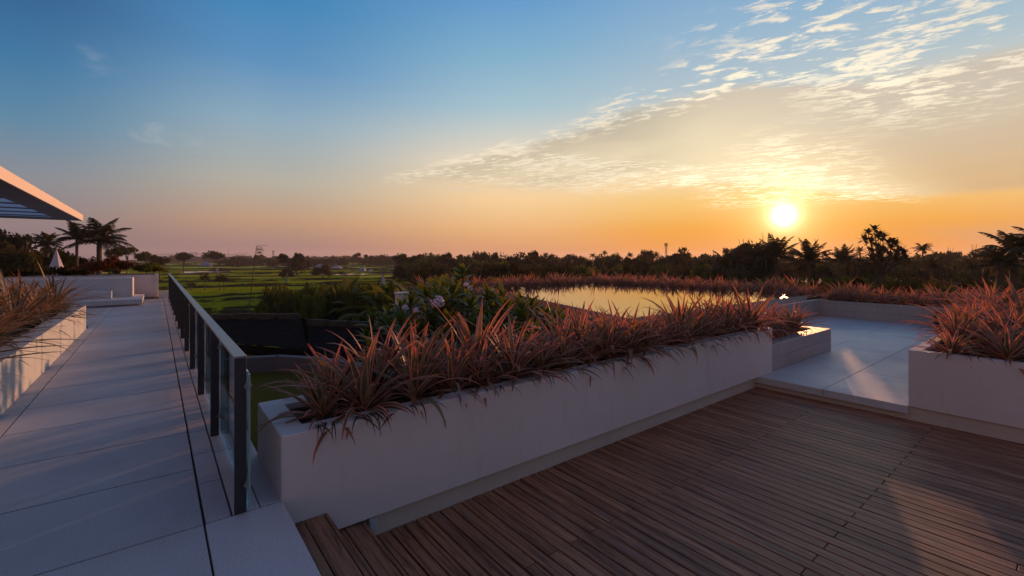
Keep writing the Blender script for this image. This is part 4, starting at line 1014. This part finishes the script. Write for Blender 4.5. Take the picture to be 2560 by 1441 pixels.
for dz_ in (0, -1.1):
    pts = [D(300 + 190 * k / 8, 330 - 4 * k, ZV(632, 330) + dz_ - 1.6 * math.sin(math.pi * k / 8)) for k in range(9)]; mb.tube(pts, [.10] * 9, 4)
    pts = [D(490 + 130 * k / 8, 330, ZV(632, 330) + dz_ - 1.6 * math.sin(math.pi * k / 8)) for k in range(9)]; mb.tube(pts, [.10] * 9, 4)
tag(build(mb, 'power_line', M_steel), 'thin power lines strung through the twin utility poles', 'cable')

# --- near shrub belt in front of rice fields
NB = 0
for k in range(60):
    f = k / 59; u = 655 + 425 * f + rnd.uniform(-10, 10); ds = 44 + rnd.uniform(-6, 9) - 6 * f; vt = 716 - 16 * f + rnd.uniform(-12, 18) + 30 * max(0, .06 - f) / .06; q = D(u, ds, -7.0); rx = rnd.uniform(.8, 1.6); top = ZV(vt, ds)
    o = link('hedge_shrub', rnd.choice(CRG), None, (q.x, q.y, -6.9 + (top + 6.9) * .5), rnd.uniform(0, 6), (rx, rx, (top + 6.9) * .62)); tag(o, nth(k) + ' leafy shrub from left in the thicket edging rice fields', 'shrub', 'shrubs of the thicket by the rice fields')
def banana_mesh(seed):
    r = random.Random(seed); mb = MB(); st = MB(); st.tube([(0, 0, 0), (0, 0, 1.0)], [.09, .06], 7)
    for k in range(9):
        mb.blade((0, 0, .9), k * 2.4 + r.uniform(-.3, .3), R(78 - 6 * k + r.uniform(-8, 8)), r.uniform(1.0, 1.35), .34, R(r.uniform(50, 110)), 7, .35, r.uniform(-.3, .3), prof=oval)
    return mb.mesh('foliage', M_banana, True), st.mesh('stem', M_bark)
BA = [banana_mesh(i) for i in range(3)]
def banana(u, vtop, dist, zg, label, group='banana plants'):
    q = D(u, dist, zg); t_ = empty('banana_plant', q, rnd.uniform(0, 6)); tag(t_, label, 'plant', group); s_ = (ZV(vtop, dist) - zg) / 2.0; fo, st = rnd.choice(BA)
    link('foliage', fo, t_, sc=s_); link('stem', st, t_, sc=s_)
for k, (u, v, ds) in enumerate(((866, 692, 40), (905, 704, 38), (935, 700, 37), (966, 690, 34), (1000, 688, 33), (1030, 686, 31), (985, 706, 30), (1050, 700, 28))):
    banana(u, v, ds, -6.6, nth(k) + ' banana plant counted among those rising over the thicket')
for k, (u, v) in enumerate(((512, 682), (549, 684), (560, 686), (478, 700))):
    tree(u, v, 24, 100, -5.7, nth(k) + ' small scrubby tree on terraces right of the railing', group='small trees on the terraces', crown=CRO, bare=.30, nm='young_tree')
for k in range(8):
    u = 690 + k * 38 + rnd.uniform(-10, 10); tree(u, 770 + rnd.uniform(-6, 6), 14, 38, -6.9, nth(k) + ' thin sapling on grass above the dark roof', 'sapling', 'saplings on the grass strip', CRO, bare=.4, nm='sapling')

# --- the wood behind the pool
SPEC = [(1110, 629, 60, 130, CR, 'round tree on skyline above the pink flower head'), (1160, 634, 50, 140, CR, 'skyline tree right of the one above the flower head'), (1198, 627, 52, 135, CR, 'domed tree left of the second skyline gap'), (1325, 624, 66, 120, CR, 'big domed dark tree on skyline left of pool centre'),
        (1288, 634, 50, 125, CR, 'shoulder tree left of the big domed tree'), (1380, 632, 40, 140, CRO, 'ragged small tree right of the big domed tree'), (1430, 634, 30, 150, CR, 'small round skyline tree above the pool end'), (1500, 632, 44, 130, CRO, 'loose crowned skyline tree above left pool water'), (1533, 633, 46, 130, CR, 'rounded reddish skyline tree above middle of pool'),
        (1614, 624, 38, 115, CR, 'dark ball shaped tree left of lattice mast'), (1710, 617, 74, 85, CRO, 'spreading open crowned tree right of the lattice mast'), (1705, 630, 80, 88, CR, 'dense tree below the spreading open crown'), (1764, 635, 22, 170, CR, 'tiny hazy round tree right of spreading tree'), (1788, 636, 24, 160, CR, 'tiny round tree beside the short thin mast'),
        (1890, 597, 84, 66, CR, 'tallest domed tree left of the sunlit palm'), (1862, 606, 60, 67, CR, 'leafy left half of the tallest domed tree group'), (1916, 603, 50, 64, CR, 'leafy crown wedged between tallest dome and glowing palm'), (1885, 612, 96, 68, CR, 'dense lower crown under the tallest domed tree'), (1835, 628, 60, 70, CR, 'sloping left shoulder tree beside the tallest dome'), (2400, 627, 60, 190, CR, 'pale hazy tree on skyline left of right palms'), (2462, 622, 30, 180, CR, 'pale hazy tree nearest the right palms'),
        (2376, 626, 30, 120, CR, 'small dark skyline tree beside pale hazy tree'), (2435, 622, 30, 110, CRO, 'ragged tree in front of pale hazy trees'), (2345, 628, 50, 110, CRF, 'flat topped skyline tree right of papaya like palm'), (2260, 632, 60, 80, CR, 'dark tree right of the open leafy tree'), (2150, 640, 60, 60, CR, 'dark tree at foot of the open leafy tree')]
for (u, v, wd, ds, cr, lab) in SPEC: tree(u, v, wd, ds, -7.4, lab, crown=cr, bare=.1, nm='skyline_tree')
palm(1941, 642, 58, 50, -7.2, 'large palm glowing right below the sun', crown=PCU, thick=.17)
palm(2022, 652, 58, 46, -7.2, 'second palm right of the glowing palm', crown=PCU, thick=.17)
palm(1822, 668, 54, 52, -7.2, 'low dark palm left of the glowing palm', crown=PCU, thick=.16)
palm(2108, 655, 44, 56, -7.2, 'dim low palm above the pale ridged roof', crown=PCU, thick=.15)
palm(2307, 625, 24, 80, -7.2, 'small round topped palm on skyline right of leafy tree', crown=PC, thick=.14)
palm(2150, 628, 14, 95, -7.2, 'tiny palm top left of the open leafy tree', crown=PCS)
palm(2535, 640, 88, 26, -7.2, 'big dark palm filling right edge of view', crown=PC, thick=.22)
palm(2500, 664, 62, 24, -7.2, 'drooping palm in front of the right edge palm', crown=PC, thick=.18)
palm(2600, 610, 70, 28, -7.2, 'tall palm partly outside the right edge', crown=PC, thick=.2)
for k, (u, v, rp, ds) in enumerate(((1482, 636, 12, 140), (1512, 630, 10, 150), (1575, 636, 12, 130), (1640, 636, 14, 120), (1365, 634, 12, 150), (1540, 652, 24, 90), (1320, 655, 26, 85), (1450, 655, 24, 80), (1980, 632, 16, 120), (2065, 636, 18, 100), (2190, 655, 34, 55), (2330, 665, 36, 50), (2430, 668, 36, 46), (1660, 662, 30, 70), (1755, 668, 34, 60))):
    palm(u, v + 5, rp, ds, -7.2, nth(k) + ' small palm counted among the wood behind pool', crown=PCS, thick=.12, group='small palms in the wood')
# the open leafy tree on the right: bare branches ending in whorls of big leaves
def open_tree():
    ds = 34; q = D(2195, ds, -7.2); t_ = empty('open_leafy_tree', q); tag(t_, 'open tree with star shaped leaf whorls against orange sky', 'tree')
    st = MB(); fo = MB(); base = Vector(q)
    tips = [(2186, 576, 1.0), (2170, 584, .8), (2200, 588, .9), (2163, 603, 1.0), (2178, 606, .9), (2195, 596, 1.0), (2208, 595, 1.0), (2188, 615, .8), (2196, 622, .9), (2222, 610, .9), (2232, 606, .9), (2240, 612, .8), (2228, 622, 1.0), (2210, 628, .9), (2180, 632, 1), (2250, 628, .9), (2258, 634, .9), (2242, 636, 1), (2200, 640, 1.1), (2225, 642, 1.1), (2262, 646, 1), (2180, 648, 1), (2205, 655, 1.2), (2240, 655, 1.2)]
    root = D(2205, ds, -7.2); fork = D(2203, ds, ZV(690, ds))
    st.tube([root, fork], [.16, .12], 8)
    for (u, v, s_) in tips:
        dd = ds + rnd.uniform(-1.6, 1.6); p = D(u, dd, ZV(v, dd)); mid = fork.lerp(p, .55) + Vector((0, 0, -.25)); st.tube([fork, mid, p], [.07, .045, .02], 5)
        for j in range(15):
            f = j / 15; fo.blade(p, j * 2.4 + rnd.uniform(-.3, .3), R(70 - 95 * f), .62 * s_ * rnd.uniform(.75, 1.15), .22, R(45), 5, .2, 0, prof=oval)
    p = D(2229, ds, ZV(585, ds)); st.tube([D(2205, ds, ZV(596, ds)), D(2216, ds, ZV(588, ds)), p], [.03, .02, .01], 5)
    build(st, 'trunk', M_bark, t_); build(fo, 'crown', M_palm, t_, True); rel(t_)
open_tree()
# filler trees of the wood, individually placed
groups = [(60, 7.2, 52, 60, 6), (95, 6.4, 70, 62, 8), (150, 6.0, 60, 52, 10)]
cnt = 0
for (ds0, hh, n, wd, jit) in groups:
    for k in range(n):
        f = k / (n - 1); u = 1000 + 1650 * f + rnd.uniform(-12, 12); 
        if ds0 == 60 and u < 1060: continue
        ds = ds0 * rnd.uniform(.88, 1.15); vt = {60: 660, 95: 646, 150: 638}[ds0] + rnd.uniform(-jit, jit) + (6 if 1150 > u and ds0 < 150 else 0)
        cr = rnd.choice([CR, CR, CRG, CRO])
        tree(u, vt, wd * rnd.uniform(.75, 1.2), ds, -7.4, nth(cnt % 99) + ' filler', group='trees of the wood behind pool', crown=cr, bare=.02)
        cnt += 1
# understorey close behind the pool planter
for k in range(46):
    f = k / 45; u = 1120 + 1560 * f + rnd.uniform(-14, 14); ds = rnd.uniform(27, 40); vt = rnd.uniform(684, 704); tree(u, vt, rnd.uniform(70, 110), ds, -7.4, nth(k) + ' understorey', 'bush', 'bushes at foot of the wood', rnd.choice([CR, CRG]), bare=.0, nm='understorey_bush')
# far hazy tree line on the left
for k in range(64):
    f = k / 63; u = 395 + 720 * f + rnd.uniform(-6, 6); ds = rnd.uniform(480, 900); vt = 640 + rnd.uniform(-4, 5); tree(u, vt, rnd.uniform(22, 40), ds, -5.0, nth(k) + ' far', group='hazy distant tree line', crown=CR, bare=0, nm='distant_tree')
for k in range(40):
    f = k / 39; u = 560 + 500 * f + rnd.uniform(-8, 8); ds = rnd.uniform(300, 420); vt = 648 + rnd.uniform(-4, 4) - 4 * f; tree(u, vt, rnd.uniform(22, 42), ds, -4.9, nth(k) + ' mid', group='trees at back of rice fields', crown=rnd.choice([CR, CRF, CRO]), bare=0, nm='field_edge_tree')
for k, (u, v, wd) in enumerate(((895, 631, 24), (920, 635, 30), (955, 634, 44), (985, 637, 40), (1015, 638, 30), (1045, 640, 36), (860, 641, 30), (825, 642, 30), (640, 636, 30), (600, 641, 40), (575, 643, 36))):
    tree(u, v, wd, 330, -4.8, nth(k) + ' taller tree from left at the back of rice fields', group='taller trees at back of rice fields', crown=CR, bare=.05, nm='field_edge_tree')
# relabel the ordinal groups by their true left-to-right order in view
def uof(o): 
    x, y, _ = o.location; return (x * CA - y * SA) / max(.1, x * SA + y * CA)
def relabel(group, names, key, text):
    L_ = [o for o in col.objects if o.get('group') == group and o.parent is None and o.name.split('.')[0] in names and key(o)]
    L_.sort(key=uof)
    for k, o in enumerate(L_): o['label'] = nth(k) + ' ' + text
def dist_of(o): return o.location.x * SA + o.location.y * CA
relabel('trees of the wood behind pool', ('broadleaf_tree',), lambda o: dist_of(o) < 72, 'tree from left in front rank of wood behind the pool')
relabel('trees of the wood behind pool', ('broadleaf_tree',), lambda o: 72 <= dist_of(o) < 122, 'tree from left in middle rank of wood behind the pool')
relabel('trees of the wood behind pool', ('broadleaf_tree',), lambda o: dist_of(o) >= 122, 'tree from left in rear rank of wood behind the pool')
relabel('bushes at foot of the wood', ('understorey_bush',), lambda o: True, 'dark bush from left at foot of wood just beyond pool planter')
relabel('hazy distant tree line', ('distant_tree',), lambda o: True, 'pale tree from left in farthest hazy tree line')
relabel('trees at back of rice fields', ('field_edge_tree',), lambda o: True, 'low tree from left in belt behind rice fields')

# ------------------------------------------------------------------ the air
mb = MB(); mb.box(-2600, 2600, -2600, 2600, -8.7, 36)
def haze_fn(g):
    v = g.n('ShaderNodeVolumePrincipled'); g.put(v.inputs['Color'], (.92, .88, .92)); v.inputs['Density'].default_value = .00020; v.inputs['Anisotropy'].default_value = .30
    return v.outputs[0]
mz = bpy.data.materials.new('haze'); mz.use_nodes = True; mz.node_tree.nodes.clear(); gz = G(mz.node_tree); oz = gz.n('ShaderNodeOutputMaterial'); gz.put(oz.inputs[1], haze_fn(gz))
tag(build(mb, 'haze', mz), kind='stuff')
